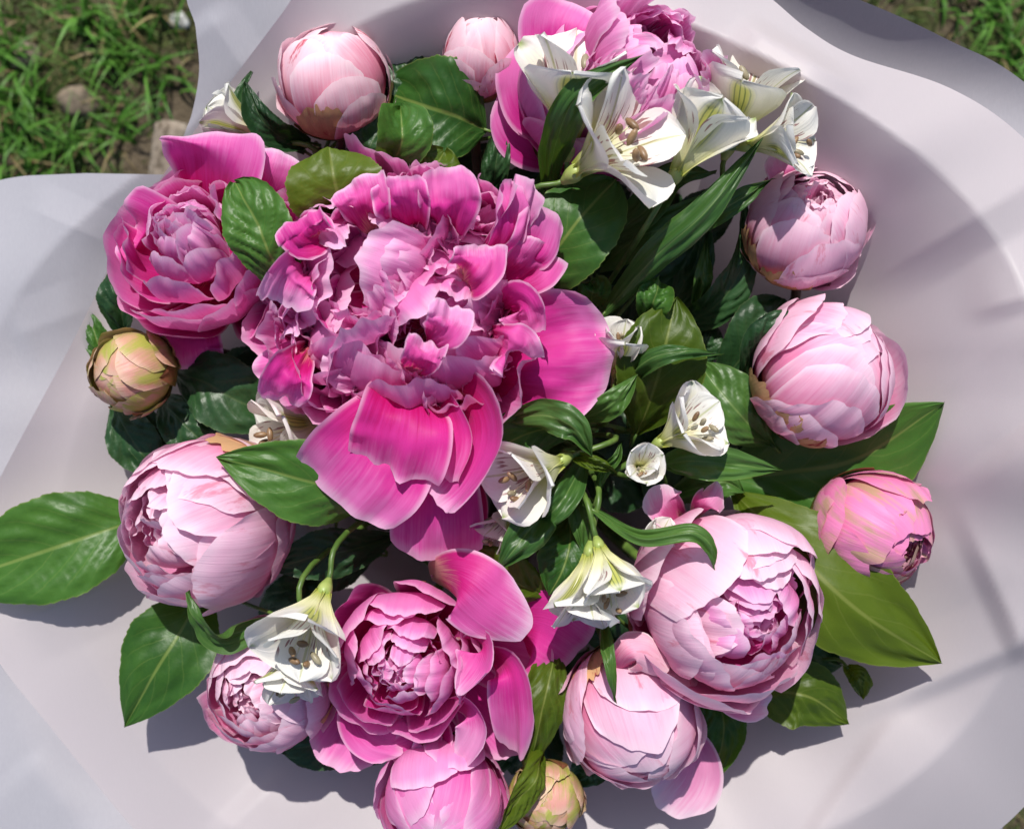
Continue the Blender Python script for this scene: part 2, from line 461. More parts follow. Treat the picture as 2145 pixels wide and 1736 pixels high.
def patch(rs, pts, W, kind='petal', normal=(0, 0, 1), roll=0.0, cup=0.0, fold=0.0, ruf=0.0, rufn=4, jag=0.0, quilt=0.0, nveins=7, nu=15, nv=22, serr=0.0, tipround=0.16, wav=0.0, twist=0.0):
    """A leaf or loose petal along a midrib given in world points. W = full width in metres."""
    C = bez(pts, nv * 4)
    T_ = np.gradient(C, axis=0); T_ /= np.linalg.norm(T_, axis=1)[:, None] + 1e-12
    u = np.linspace(-1, 1, nu); v = np.linspace(0, 1, nv)
    U, V = np.meshgrid(u, v)
    tip = np.ones_like(u)
    if kind == 'petal': tip = 1 - tipround * np.abs(u) ** 2.4 + jag * wave(u, 9, rs)
    S = np.clip(V * tip[None, :], 0, 1) 
    idx = S * (len(C) - 1)
    i0 = np.clip(idx.astype(int), 0, len(C) - 2); fr = (idx - i0)[..., None]
    Pm = C[i0] * (1 - fr) + C[i0 + 1] * fr
    Tm = T_[i0] * (1 - fr) + T_[i0 + 1] * fr
    Tm /= np.linalg.norm(Tm, axis=-1, keepdims=True)
    nb = unit(normal)
    side = np.cross(Tm, nb); side /= np.linalg.norm(side, axis=-1, keepdims=True) + 1e-9
    N = np.cross(side, Tm)
    rr = (roll + twist * V)[..., None]
    side2 = side * np.cos(rr) + N * np.sin(rr); N2 = -side * np.sin(rr) + N * np.cos(rr)
    hw = W / 2 * outline(V, kind)
    if serr: hw = hw * (1 + serr * (((V * 19) % 1.0) - 0.5) * (np.abs(U) > 0.95))
    lat = U * hw
    hw_asym = lat * (1 + 0.06 * wave(v, 3, rs)[:, None])
    d = fold * np.abs(lat) + cup * lat ** 2 / (W / 2)
    if quilt:
        phv = V * nveins - np.abs(U) * nveins * 0.38
        d = d + quilt * np.sin(np.clip(np.abs(U), 0, 1) * PI) ** 0.7 * (np.abs(np.sin(PI * phv)) ** 0.8 - 0.5) * np.sin(np.clip(V, 0, 1) * PI) ** 0.5
    d = d + ruf * wave(v, 7, rs)[:, None] * np.abs(U) ** 2 * np.where(U > 0, 1, -1) * np.sin(V * PI)
    if kind == 'petal': d = d + ruf * V ** 2.5 * wave(u, rufn, rs)[None, :]
    if wav: d = d + wav * fbm(U * 1.6 + rs.uniform(0, 99), V * 2.4 + rs.uniform(0, 99), 3)
    Q = Pm + side2 * hw_asym[..., None] + N2 * d[..., None]
    return Q.reshape(-1, 3), np.stack([(U + 1) / 2, V], -1).reshape(-1, 2), nv, nu

def add_patch(name, g, mat, root):
    V, UV, nv, nu = g
    F = gf(nv, nu)
    me = mesh_from(name, V - np.array(root.location), F, UV)
    return add_obj(name, me, mat, root)
def add_local(name, g, mat, root, M, c, s, warp=None):
    V, UV, nv, nu = g
    if warp is not None: V = V * (1 + warp * (np.sin(V[:, :1] * 2.3 + c[0] * 99) * np.cos(V[:, 1:2] * 2.1 + c[1] * 77) + .6 * np.sin(V[:, 2:] * 2.9 + V[:, :1] * 2.2 + c[0] * 55)))
    Wd = (V * s) @ M + c
    F = gf(nv, nu)[:, ::-1]
    me = mesh_from(name, Wd - np.array(root.location), F, UV)
    return add_obj(name, me, mat, root)

BIND = np.array([0.0, -0.015, -0.33])      # where the stems are tied
def stem_path(c, axis, k=0.05, spread=0.012, rs=None):
    rs = rs or np.random.default_rng(1)
    a = unit(axis)
    b = BIND + np.array([rs.uniform(-1, 1), rs.uniform(-1, 1), 0]) * spread
    p1 = c - a * k
    p2 = p1 * 0.45 + b * 0.55 + np.array([0, 0, 0.0])
    low = b + np.array([(b - p2)[0] * 0.25, (b - p2)[1] * 0.25, -0.115])
    return bez([c, p1, p2, b, low], 26)
def add_stem(root, c, axis, mat, r0=0.0028, r1=0.0032, k=0.05, rs=None, name='stem'):
    pts = stem_path(np.asarray(c), axis, k, rs=rs)
    me = tube_mesh(name, pts - np.array(root.location), np.linspace(r0, r1, len(pts)), 8)
    return add_obj(name, me, mat, root)
ROOT_LOC = lambda c: tuple(c)

# ------------------------------------------------------------------ the ground under the bouquet
def ground_mat():
    t = NT('soil')
    tc = t.node('ShaderNodeTexCoord').outputs['Object']
    a = t.noise(tc, 9, 6, 0.6); b = t.noise(tc, 70, 5, 0.65)
    c = t.ramp(t.math('ADD', t.math('MULTIPLY', a, 0.6), t.math('MULTIPLY', b, 0.4)), [(0.36, (0.035, 0.028, 0.018)), (0.52, (0.105, 0.082, 0.055)), (0.66, (0.17, 0.135, 0.095))])
    mossy = t.ramp(t.noise(tc, 16, 4), [(0.48, (0, 0, 0)), (0.62, (1, 1, 1))])
    c = t.mix(t.math('MULTIPLY', mossy, 0.6), c, (0.05, 0.075, 0.018))
    p = t.node('ShaderNodeBsdfPrincipled'); t.link(c, p.inputs['Base Color']); p.inputs['Roughness'].default_value = 0.95
    p.inputs['Specular IOR Level'].default_value = 0.1
    bm = t.node('ShaderNodeBump'); bm.inputs['Strength'].default_value = 0.8; bm.inputs['Distance'].default_value = 0.01
    t.link(b, bm.inputs['Height']); t.link(bm.outputs[0], p.inputs['Normal'])
    t.link(p.outputs[0], t.out.inputs['Surface'])
    return t.m
def gz(x, y): return GROUND_Z + 0.020 * fbm(x * 7 + 5, y * 7 + 9, 3) + 0.006 * fbm(x * 40, y * 40, 2)
n = 160
gx = np.sign(np.linspace(-1, 1, n)) * np.abs(np.linspace(-1, 1, n)) ** 2.2 * 12
GX, GY = np.meshgrid(gx, gx)
GZ = np.where(np.hypot(GX, GY) < 3, gz(GX, GY), GROUND_Z)
ground = add_obj('ground', mesh_from('ground', np.stack([GX, GY, GZ], -1), gf(n, n)), ground_mat())
ground['kind'] = 'structure'

def grass_mat():
    t = NT('grass')
    at = t.node('ShaderNodeVertexColor', layer_name='Col')
    p = t.node('ShaderNodeBsdfPrincipled'); t.link(at.outputs[0], p.inputs['Base Color'])
    p.inputs['Roughness'].default_value = 0.5; p.inputs['Specular IOR Level'].default_value = 0.3
    tr = t.node('ShaderNodeBsdfTranslucent'); t.link(at.outputs[0], tr.inputs['Color'])
    mx = t.node('ShaderNodeMixShader'); mx.inputs[0].default_value = 0.3
    t.link(p.outputs[0], mx.inputs[1]); t.link(tr.outputs[0], mx.inputs[2]); t.link(mx.outputs[0], t.out.inputs['Surface'])
    return t.m
GRASS = grass_mat()
def make_blades(name, X, Y, hgt, wid, lean, colr, seg=4):
    N = len(X)
    az = rng.uniform(0, 2 * PI, N)
    dx, dy = np.cos(az), np.sin(az)
    tw = rng.normal(0, 0.7, N)
    sx, sy = -np.sin(az + tw), np.cos(az + tw)
    base = np.stack([X, Y, gz(X, Y) - 0.002], -1)
    V = np.zeros((N, (seg + 1) * 2, 3)); Cc = np.ones((N, (seg + 1) * 2, 4))
    for k in range(seg + 1):
        s = k / seg
        a = lean * s
        c = base + np.stack([dx * hgt * s * np.sin(a), dy * hgt * s * np.sin(a), hgt * s * np.cos(a)], -1)
        w = wid * (1 - s ** 2.0) * 0.5 + 0.00008
        off = np.stack([sx * w, sy * w, np.zeros(N)], -1)
        V[:, 2 * k] = c - off; V[:, 2 * k + 1] = c + off
        Cc[:, 2 * k, :3] = Cc[:, 2 * k + 1, :3] = colr * (0.9 + 0.2 * s)
    F = np.array([[2 * k, 2 * k + 1, 2 * k + 3, 2 * k + 2] for k in range(seg)])
    F = (F[None] + (np.arange(N) * (seg + 1) * 2)[:, None, None]).reshape(-1, 4)
    return add_obj(name, mesh_from(name, V.reshape(-1, 3), F, col=Cc.reshape(-1, 4)), GRASS)
def grass_cols(N, kind):
    t = rng.random((N, 1))
    if kind == 'turf': c = np.array([0.042, 0.095, 0.016]) * (1 - t) + np.array([0.13, 0.20, 0.040]) * t
    elif kind == 'tuft': c = np.array([0.055, 0.165, 0.018]) * (1 - t) + np.array([0.13, 0.30, 0.045]) * t
    else: c = np.array([0.20, 0.15, 0.065]) * (1 - t) + np.array([0.36, 0.29, 0.14]) * t
    return c
N0 = 90000
X = rng.uniform(-0.95, 0.95, N0); Y = rng.uniform(-0.80, 0.80, N0)
den = fbm(X * 9 + 3, Y * 9 + 8, 3) + 0.30 * vnoise(X * 40, Y * 40)
keep = (den + rng.normal(0, 0.16, N0) > -0.05) & ((np.abs(X) > 0.15) | (np.abs(Y) > 0.2))
X, Y = X[keep], Y[keep]
N1 = len(X)
g = make_blades('grass', X, Y, rng.uniform(0.008, 0.030, N1), rng.uniform(0.0009, 0.0024, N1), rng.uniform(0.5, 1.75, N1), np.where(rng.random((N1, 1)) < 0.16, grass_cols(N1, 'dead'), grass_cols(N1, 'turf')), 3)
tag(g, 'short mown grass with thin patches of bare soil around the bouquet', 'grass', kind='stuff')
# bigger tufts of broad bright blades
tx, ty = [], []
for k in range(150):
    cx, cy = rng.uniform(-0.9, 0.9), rng.uniform(-0.75, 0.75)
    m = rng.integers(8, 30)
    tx.append(cx + rng.normal(0, 0.014, m)); ty.append(cy + rng.normal(0, 0.014, m))
for (px, py) in ((70, 210), (20, 260), (190, 60), (250, 120), (330, 150), (150, 320), (60, 330), (300, 30), (20, 100), (2060, 30), (2120, 110), (240, 260)):
    c = P(px, py, GROUND_Z); m = 34
    tx.append(c[0] + rng.normal(0, 0.012, m)); ty.append(c[1] + rng.normal(0, 0.012, m))
tx = np.concatenate(tx); ty = np.concatenate(ty); N2 = len(tx)
g = make_blades('grass_tufts', tx, ty, rng.uniform(0.025, 0.062, N2), rng.uniform(0.0022, 0.0048, N2), rng.uniform(0.5, 1.5, N2), np.where(rng.random((N2, 1)) < 0.07, grass_cols(N2, 'dead'), grass_cols(N2, 'tuft')), 5)
tag(g, 'taller bright green tufts of broad-bladed grass in the lawn', 'grass', kind='stuff')
N3 = 900
X = rng.uniform(-0.9, 0.9, N3); Y = rng.uniform(-0.75, 0.75, N3)
g = make_blades('straw', X, Y, rng.uniform(0.02, 0.055, N3), rng.uniform(0.001, 0.0026, N3), rng.uniform(1.25, 1.6, N3), grass_cols(N3, 'dead'), 3)
tag(g, 'dry yellow straw lying flat among the grass', 'straw', kind='stuff')

def wood_mat():
    t = NT('weathered_wood')
    tc = t.node('ShaderNodeTexCoord').outputs['Object']
    a = t.noise(t.scaled(tc, (140, 140, 18)), 1.0, 5, 0.65)
    b = t.noise(tc, 60, 4)
    c = t.ramp(t.math('ADD', t.math('MULTIPLY', a, 0.65), t.math('MULTIPLY', b, 0.35)), [(0.36, (0.10, 0.075, 0.05)), (0.52, (0.26, 0.21, 0.16)), (0.68, (0.42, 0.36, 0.29))])
    p = t.node('ShaderNodeBsdfPrincipled'); t.link(c, p.inputs['Base Color']); p.inputs['Roughness'].default_value = 0.9
    bm = t.node('ShaderNodeBump'); bm.inputs['Strength'].default_value = 0.7; bm.inputs['Distance'].default_value = 0.002
    t.link(a, bm.inputs['Height']); t.link(bm.outputs[0], p.inputs['Normal'])
    t.link(p.outputs[0], t.out.inputs['Surface'])
    return t.m
# a weathered billet of wood lying half under the wrapping
b0 = P(366, 255, GROUND_Z + 0.040); b1 = P(340, 470, GROUND_Z + 0.022)
nv_, nu_ = 26, 18
ax = unit(b1 - b0); sd_ = unit(np.cross(ax, [0, 0, 1])); upv = np.cross(sd_, ax)
Vw = []
for k in range(nv_):
    s = k / (nv_ - 1)
    th = np.arange(nu_) / nu_ * 2 * PI
    rad = 0.0150 * min(1, (s / 0.07 + 0.30) ** 0.5 if s < 0.05 else 1) * (1 + 0.10 * vnoise(np.cos(th) * 1.7 + 7, np.sin(th) * 1.7 + s * 5))
    cpt = b0 * (1 - s) + b1 * s
    Vw.append(cpt + (rad * np.cos(th) * 1.15)[:, None] * sd_ + (rad * np.sin(th))[:, None] * upv)
Vw = np.concatenate(Vw); nb_ = len(Vw)
Vw = np.concatenate([Vw, [b0 - ax * 0.001, b1 + ax * 0.002]])
caps = []
for j in range(0, nu_, 2):
    caps += [[nb_, (j + 2) % nu_, j + 1, j], [nb_ + 1, (nv_ - 1) * nu_ + j, (nv_ - 1) * nu_ + j + 1, (nv_ - 1) * nu_ + (j + 2) % nu_]]
wood = add_obj('wood_billet', mesh_from('wood_billet', Vw - b0, np.concatenate([gf(nv_, nu_, True), caps])), wood_mat(), loc=tuple(b0))
tag(wood, 'weathered grey-brown wooden billet on the grass, half under the wrapping', 'wood')

def stone_mat(name, ca, cb):
    t = NT(name)
    tc = t.node('ShaderNodeTexCoord').outputs['Object']
    n_ = t.noise(tc, 130, 4)
    p = t.node('ShaderNodeBsdfPrincipled'); t.link(t.ramp(n_, [(0.3, ca), (0.7, cb)]), p.inputs['Base Color']); p.inputs['Roughness'].default_value = 0.85
    t.link(p.outputs[0], t.out.inputs['Surface'])
    return t.m
STW = stone_mat('pale_stone', (0.36, 0.36, 0.34), (0.62, 0.62, 0.60)); STB = stone_mat('clod', (0.10, 0.08, 0.055), (0.22, 0.17, 0.12))
def pebble(name, x, y, r, mat, label, cat, seed):
    rs = np.random.default_rng(seed)
    c = P(x, y, GROUND_Z); c[2] = gz(c[0], c[1]) + r * 0.35
    th, ph = np.meshgrid(np.arange(14) / 14 * 2 * PI, np.linspace(0.02, PI - 0.02, 10))
    d = np.stack([np.sin(ph) * np.cos(th), np.sin(ph) * np.sin(th), np.cos(ph)], -1)
    R = r * (1 + 0.55 * fbm(d[..., 0] * 1.4 + seed, d[..., 1] * 1.4 + d[..., 2] * 1.1 + seed * 3, 3))
    V = d * R[..., None] * np.array([1.2, 0.95, 0.7])
    o = add_obj(name, mesh_from(name, V.reshape(-1, 3), gf(10, 14, True)[:, ::-1]), mat, loc=tuple(c))
    tag(o, label, cat)
pebble('stone', 378, 48, 0.0085, STW, 'small whitish stone lying in the grass beside the grey wrapping', 'stone', 3)
pebble('soil_clod', 62, 122, 0.013, STB, 'flat brown clod of bare soil between grass tufts', 'soil', 5)
pebble('soil_clod', 165, 222, 0.015, STB, 'broad tan clod of earth near the wooden billet', 'soil', 9)

# ------------------------------------------------------------------ wrapping sheets
def paper_mat(name, front, back, rough, spec, trans, tcol, weave):
    def f(t):
        tc = t.node('ShaderNodeTexCoord').outputs['Object']
        geo = t.node('ShaderNodeNewGeometry')
        n_ = t.noise(tc, 14, 3)
        w = t.noise(t.scaled(tc, (1500, 260, 300)), 1.0, 2)
        c = t.mix(geo.outputs['Backfacing'], front, back)
        c = t.mix(t.math('MULTIPLY', n_, 0.12), c, (0.55, 0.52, 0.60))
        c = t.mix(t.math('MULTIPLY', t.math('SUBTRACT', w, 0.35), 0.10), c, (0.95, 0.95, 0.95))
        return c, t.math('ADD', w, t.math('MULTIPLY', t.noise(tc, 60, 3), 0.4)), tcol
    return thin_mat(name, f, rough=rough, spec=spec, trans=trans, bump_str=weave, bump_dist=0.0002)
PINKP = paper_mat('blush_wrap', (0.60, 0.53, 0.555), (0.61, 0.565, 0.585), 0.45, 0.3, 0.36, (0.84, 0.69, 0.70, 1), 0.2)
GREYP = paper_mat('silver_wrap', (0.36, 0.355, 0.39), (0.36, 0.355, 0.39), 0.42, 0.3, 0.08, (0.60, 0.58, 0.62, 1), 0.25)

CX, CY = 1070.0, 900.0
def wrap_sheet(name, outl, mat, label, z0, d0, off, seed, wr=1.0, smooth=True, corners=(), creases=()):
    """outl: (x, y, z at edge, z at crest) round the opening; the sheet runs down from there to the tied neck."""
    O = np.array(outl, float)
    if smooth:      # round the outline so that no kink runs down the sheet
        n0 = len(O); q = []
        for k in range(n0):
            p0, p1, p2, p3 = O[(k - 1) % n0], O[k], O[(k + 1) % n0], O[(k + 2) % n0]
            sharp = [s_ for s_ in (p1, p2) if any(abs(s_[0] - a) + abs(s_[1] - b) < 2 for a, b in corners)]
            for t in np.linspace(0, 1, 8, endpoint=False):
                q.append(p1 * (1 - t) + p2 * t if sharp else 0.5 * (2 * p1 + (p2 - p0) * t + (2 * p0 - 5 * p1 + 4 * p2 - p3) * t * t + (3 * p1 - p0 - 3 * p2 + p3) * t ** 3))
        O = np.array(q)
    ang = np.unwrap(np.arctan2(-(O[:, 1] - CY), O[:, 0] - CX))
    if ang[-1] < ang[0]: O = O[::-1]; ang = np.unwrap(np.arctan2(-(O[:, 1] - CY), O[:, 0] - CX))
    A = np.concatenate([ang if corners else ang[:0], np.linspace(ang[0], ang[0] + 2 * PI, 760, endpoint=False)])
    A = np.unique(np.round(A, 5))
    On = np.vstack([O, O[:1]]); angn = np.concatenate([ang, [ang[0] + 2 * PI]])
    def edge(AA):
        D, ZE, ZC = [], [], []
        for a in AA:
            k = int(np.clip(np.searchsorted(angn, a, 'right') - 1, 0, len(angn) - 2))
            p, q = On[k], On[k + 1]
            d = np.array([math.cos(a), -math.sin(a)])
            e = q[:2] - p[:2]; w = p[:2] - np.array([CX, CY])
            det = d[0] * (-e[1]) + e[0] * d[1]
            tt = (w[0] * (-e[1]) + e[0] * w[1]) / det
            ss = np.clip((d[0] * w[1] - d[1] * w[0]) / det, 0, 1)
            D.append(tt); ZE.append(p[2] * (1 - ss) + q[2] * ss); ZC.append(p[3] * (1 - ss) + q[3] * ss)
        return np.array(D), np.array(ZE), np.array(ZC)
    def circ(a, k):
        for _ in range(k): a = (np.roll(a, 1) + 2 * a + np.roll(a, -1)) / 4
        return a
    AU = np.linspace(ang[0], ang[0] + 2 * PI, 720, endpoint=False)
    Du, ZEu, ZCu = edge(AU)
    Du = circ(Du, 1500); ZEu = circ(ZEu, 260); ZCu = circ(ZCu, 260)
    ip = lambda f: np.interp(A, AU, f, period=2 * PI)
    Ds, ZE, ZC = ip(Du), ip(ZEu), ip(ZCu)
    D = edge(A)[0]
    nr = 120
    right = 0.25 + 0.75 * sstep(-0.1, 0.6, np.cos(A))
    q = np.linspace(0, 1, nr)
    Vs = []; 
    for qq in q:
        if qq < 0.3:     # neck and funnel
            t = qq / 0.3
            d = 26 + (d0 - 26) * t ** 1.5
            z = np.full_like(D, (GROUND_Z + 0.012) * (1 - t ** 0.8) + z0 * t ** 0.8)
            neck = np.clip(1 - abs(z - BIND[2]) / 0.06, 0, 1)
            dd = np.full_like(D, d)
        else:
            t = (qq - 0.3) / 0.7
            dd = d0 + (D - d0) * t
            tc_ = 0.78
            tz = np.clip((dd - d0) / (Ds - d0), 0, 1.25)
            up = sstep(0, 1, tz / tc_) * 0.35 + 0.65 * np.clip(tz / tc_, 0, 1) ** 1.15
            s2 = np.clip((tz - tc_) / (1 - tc_), 0, 2)
            z = z0 + (ZC - z0) * up + (ZE - ZC) * (0.5 * s2 + 0.5 * s2 * s2 / (1 + 0.3 * s2))
        r_ = dd / 1000
        wob = 0.012 * fbm(np.cos(A) * 3.1 + seed, np.sin(A) * 3.1 + seed * 2 + r_ * 0.5, 2) * np.clip((dd - 350) / 500, 0, 1.3)
        fold = 0.0055 * (vnoise(np.cos(A) * 6.0 + seed * 7, np.sin(A) * 6.0 + r_ * 0.5 + seed)) * 1.4 * right * np.clip((dd - 450) / 400, 0, 1.4)
        crum = 0.002 * vnoise(np.cos(A) * r_ * 4 + seed, np.sin(A) * r_ * 4)
        z = z + (wob + fold + crum) * wr + off
        x = CX + np.cos(A) * dd; y = CY - np.sin(A) * dd
        for (x0, y0, x1, y1, wd, am) in creases:      # folds pressed into the sheet
            lx, ly = x1 - x0, y1 - y0; ll = math.hypot(lx, ly)
            al = ((x - x0) * lx + (y - y0) * ly) / ll / ll
            pe = ((x - x0) * ly - (y - y0) * lx) / ll
            z = z + am * np.clip(1 - np.abs(pe) / np.where(pe > 0, wd * .6, wd * 2.0), 0, 1) ** 1.15 * sstep(-.15, .12, al) * (1 - sstep(.55, 1.1, al))
        s = (H - z) / H
        Vs.append(np.stack([(x - FW / 2) * PX * s, (FH / 2 - y) * PX * s, z], -1))
    V = np.concatenate(Vs)
    me = mesh_from(name, V - P(CX, CY, GROUND_Z), gf(nr, len(A), True))
    o = add_obj(name, me, mat, loc=tuple(P(CX, CY, GROUND_Z)))
    return tag(o, label, 'wrapping', 'sheets of wrapping round the bouquet')
inner = [(1480, -60, -0.02, 0.000), (1590, -20, -0.018, 0.003), (1690, 60, -0.018, 0.004), (1790, 118, -0.016, 0.006), (1990, 185, -0.014, 0.004), (2145, 290, -0.008, 0.002), (2330, 500, 0.0, 0.012),
         (2400, 900, 0.02, 0.025), (2380, 1300, -0.02, 0.0), (2250, 1560, -0.07, -0.045), (2000, 1800, -0.09, -0.066), (1500, 1960, -0.10, -0.08), (900, 2000, -0.10, -0.085), (480, 1960, -0.095, -0.088),
         (280, 1736, -0.090, -0.092), (120, 1540, -0.086, -0.092), (0, 1390, -0.084, -0.09), (-70, 1260, -0.078, -0.088), (-50, 1110, -0.072, -0.084), (0, 1000, -0.068, -0.082), (150, 720, -0.062, -0.080), (270, 480, -0.055, -0.076), (400, 285, -0.045, -0.066),
         (590, 30, -0.02, -0.04), (700, -110, -0.01, -0.02), (1000, -160, 0.0, -0.005), (1300, -140, -0.01, -0.004)]
outer = [(1400, -150, -0.03, -0.06), (1800, 0, -0.035, -0.072), (1990, 86, -0.035, -0.074), (2145, 172, -0.035, -0.07), (2420, 420, -0.04, -0.04), (2500, 900, -0.05, -0.05), (2330, 1250, -0.06, -0.05), (2145, 1580, -0.10, -0.08), (2098, 1740, -0.105, -0.085), (2040, 1900, -0.11, -0.09),
         (1500, 2060, -0.125, -0.11), (700, 2100, -0.125, -0.12), (0, 2000, -0.12, -0.115), (-150, 1500, -0.11, -0.115), (-250, 1000, -0.105, -0.10), (-220, 640, -0.105, -0.092), (-120, 430, -0.108, -0.090), (-20, 384, -0.106, -0.088), (60, 368, -0.102, -0.087), (180, 363, -0.098, -0.086), (345, 366, -0.090, -0.085),
         (372, 318, -0.085, -0.085), (400, 245, -0.078, -0.082), (417, 150, -0.068, -0.075), (410, 60, -0.06, -0.068), (403, -40, -0.05, -0.06), (600, -160, -0.04, -0.04), (1000, -220, -0.03, -0.03)]
wrap_sheet('wrapping_sheet', inner, PINKP, 'blush pink inner wrapping sheet cupping the flowers', -0.135, 470, 0.0, 3, creases=[(2200, 360, 1820, 590, 130, .006), (2150, 1365, 2010, 1060, 70, .006), (2160, 1340, 1780, 1500, 60, .006), (2220, 600, 2020, 660, 60, .004), (2230, 820, 1980, 1010, 80, -.006), (1570, 60, 1800, 190, 55, .008), (1700, 1760, 1900, 1470, 60, .004), (60, 1290, 330, 1180, 50, .003), (450, 1760, 620, 1600, 60, .003)])
wrap_sheet('wrapping_sheet', outer, GREYP, 'silvery grey outer wrapping sheet beneath the blush sheet', -0.150, 470, -0.006, 11, corners=((345, 366), (372, 318), (180, 363)), creases=[(70, 440, 250, 520, 110, .003), (40, 700, 200, 640, 120, .003), (440, 40, 540, 190, 110, .003), (60, 1600, 180, 1720, 90, .002)])

# ------------------------------------------------------------------ flowers
GP = 'peonies of the bouquet'
def peony(label, x, y, z, r, axis, mat, seed, layers, core=None, sepals=3, guard=(), stem=STEM, squash=1.0, cat='peony', name='peony', dry=0, sepal_len=1.2, inner_mat=None):
    """layers: (n, R, length / R, flare, ruffle, half-width). All in units of the radius; the axis is where the flower opens to."""
    rs = np.random.default_rng(seed)
    c = P(x, y, z); s = r * PX * sc(z)
    M = frame(axis)
    M = M * np.array([1, 1, squash])[:, None]
    ax = unit(axis)
    azv = math.atan2(M[1][2], M[0][2])      # the side of the flower that is turned up to the camera
    base = c - ax * s * squash
    root = empty(name, tuple(base), label, cat, GP)
    add_stem(root, base + ax * s * 0.08, ax, stem, 0.0030, 0.0030, rs=rs)
    if core:
        n, cr, clen, cw, ruf = core
        for i in range(n):
            f = (i + 0.5) / n
            rr = cr * math.sqrt(f)
            az = i * 2.39996 + rs.normal(0, 0.2)
            g = cup_petal(rs, clen * rs.uniform(0.85, 1.12), cw * rs.uniform(0.7, 1.25), math.radians(8 + 18 * f + rs.normal(0, 8)), math.radians(-42 + 34 * f + rs.normal(0, 18)), r0=rr * 0.8, z0=-0.35 + 0.05 * rs.normal(), az=az, cup=rs.uniform(0.8, 2.6), ruf=ruf * rs.uniform(0.6, 1.5), rufn=5, jag=0.035, tipround=0.14, nu=13, nv=12, pleat=0.02)
            add_local('petal', g, inner_mat or mat, root, M, c, s)
    for li, lay in enumerate(layers):
        n, R, Lr, flare, ruf, hw = lay[:6]
        zs = lay[6] * (1 - R) if len(lay) > 6 else 0.0
        a_off = rs.uniform(0, 6.28)
        for i in range(n):
            L = R * Lr * rs.uniform(0.95, 1.05)
            az = a_off + i * 2 * PI / n + rs.normal(0, 0.16)
            fl = flare + rs.normal(0, 0.06)
            Rj = R * (1 + rs.normal(0, 0.008))
            g = cup_petal(rs, L, hw * R * rs.uniform(0.88, 1.12), PI / 2, PI / 2 - L / Rj + fl, r0=0.04, z0=-Rj + zs, az=az, cup=1 / Rj * rs.uniform(0.90, 1.0), ruf=ruf, rufn=4, jag=0.018, tipround=rs.uniform(0.10, 0.22), lean=0.06 + rs.normal(0, .02), nu=25, nv=21, wav=0.06, pleat=0.010, crk=.022, lift=R * rs.uniform(.02, .09) * (1 if R > .5 else .5))
            add_local('petal', g, (inner_mat or mat) if R < 0.62 else mat, root, M, c, s, .035)
    for (azd, L, W, a0, a1, ruf) in guard:
        g = cup_petal(rs, L, W, math.radians(a0), math.radians(a1), r0=0.05, z0=-1.0, az=math.radians(azd), cup=0.55, ruf=ruf, rufn=5, jag=0.02, nu=21, nv=21, wav=0.06, apow=1.2, pleat=0.012)
        add_local('petal', g, mat, root, M, c, s)
    for k in range(dry):
        L = rs.uniform(1.3, 1.85)
        g = cup_petal(rs, L, rs.uniform(0.35, 0.6), PI / 2, PI / 2 - L / 1.05, r0=0.03, z0=-1.035, az=azv + rs.normal(0, .8), cup=0.95, ruf=0.02, jag=0.09, nu=25, nv=17, wav=.03)
        o = add_local('petal', g, DRYP, root, M, c, s, .035); o['label'] = 'short browned outer petal'
    for k in range(sepals):
        az = azv + .5 + k * 2 * PI / max(sepals, 1) + rs.uniform(-.3, .3)
        L = sepal_len * rs.uniform(0.75, 1.15)
        g = cup_petal(rs, L, rs.uniform(0.34, 0.5), PI / 2, PI / 2 - L / 1.08, r0=0.02, z0=-1.07, az=az, cup=0.9, kind='sepal', nu=9, nv=10, ruf=0.02)
        add_local('sepal', g, SEPAL, root, M, c, s, .035)
    return root, M, c, s

def pet(root, rs, pts, W, mat=None, **k):
    """A loose petal laid along photo points (x, y, z); W in photo units."""
    zm = pts[len(pts) // 2][2]
    k.setdefault('tipround', .28); k.setdefault('nu', 21); k.setdefault('nv', 24)
    g = patch(rs, [P(*p) for p in pts], W * PX * sc(zm), kind='petal', **k)
    return add_patch('petal', g, mat or HOT, root)

# layer recipes (inner to outer): n, R, length/R, flare, ruffle, half-width
BUD = [(4, .78, 3.3, 0, .0, 1.1), (3, .80, 3.2, 0, .0, .95), (3, .84, 3.05, 0, .006, .92), (3, .885, 2.85, 0, .012, .9), (3, .93, 2.6, .0, .02, .84), (3, .97, 2.25, .02, .03, .78), (4, 1.0, 1.85, .05, .035, .62), (2, 1.03, 1.4, .06, .03, .5)]
def whorl(opening, n=4, ruf=.03, outer=2):
    """Nested cups that leave an opening of the given half-angle (degrees) at the top."""
    out = []
    Rs = [.20, .32, .44, .55, .65, .74, .82, .89, .95]
    for k, R in enumerate(Rs):
        th = math.radians(opening * (0.30 + 0.70 * k / (len(Rs) - 1)))
        out.append((n if R > .45 else 3, R, PI - th, .12 * (1 - R), ruf * (.5 + .8 * (1 - R)), .62 if R < .7 else .78, .62))
    out.append((3, .985, PI - math.radians(opening + 26), .02, ruf * .8, .8, .62))
    for k in range(outer): out.append((3, 1.0 + .015 * k, PI - math.radians(opening + 55 + 18 * k), .03, ruf, .75, .62))
    return out
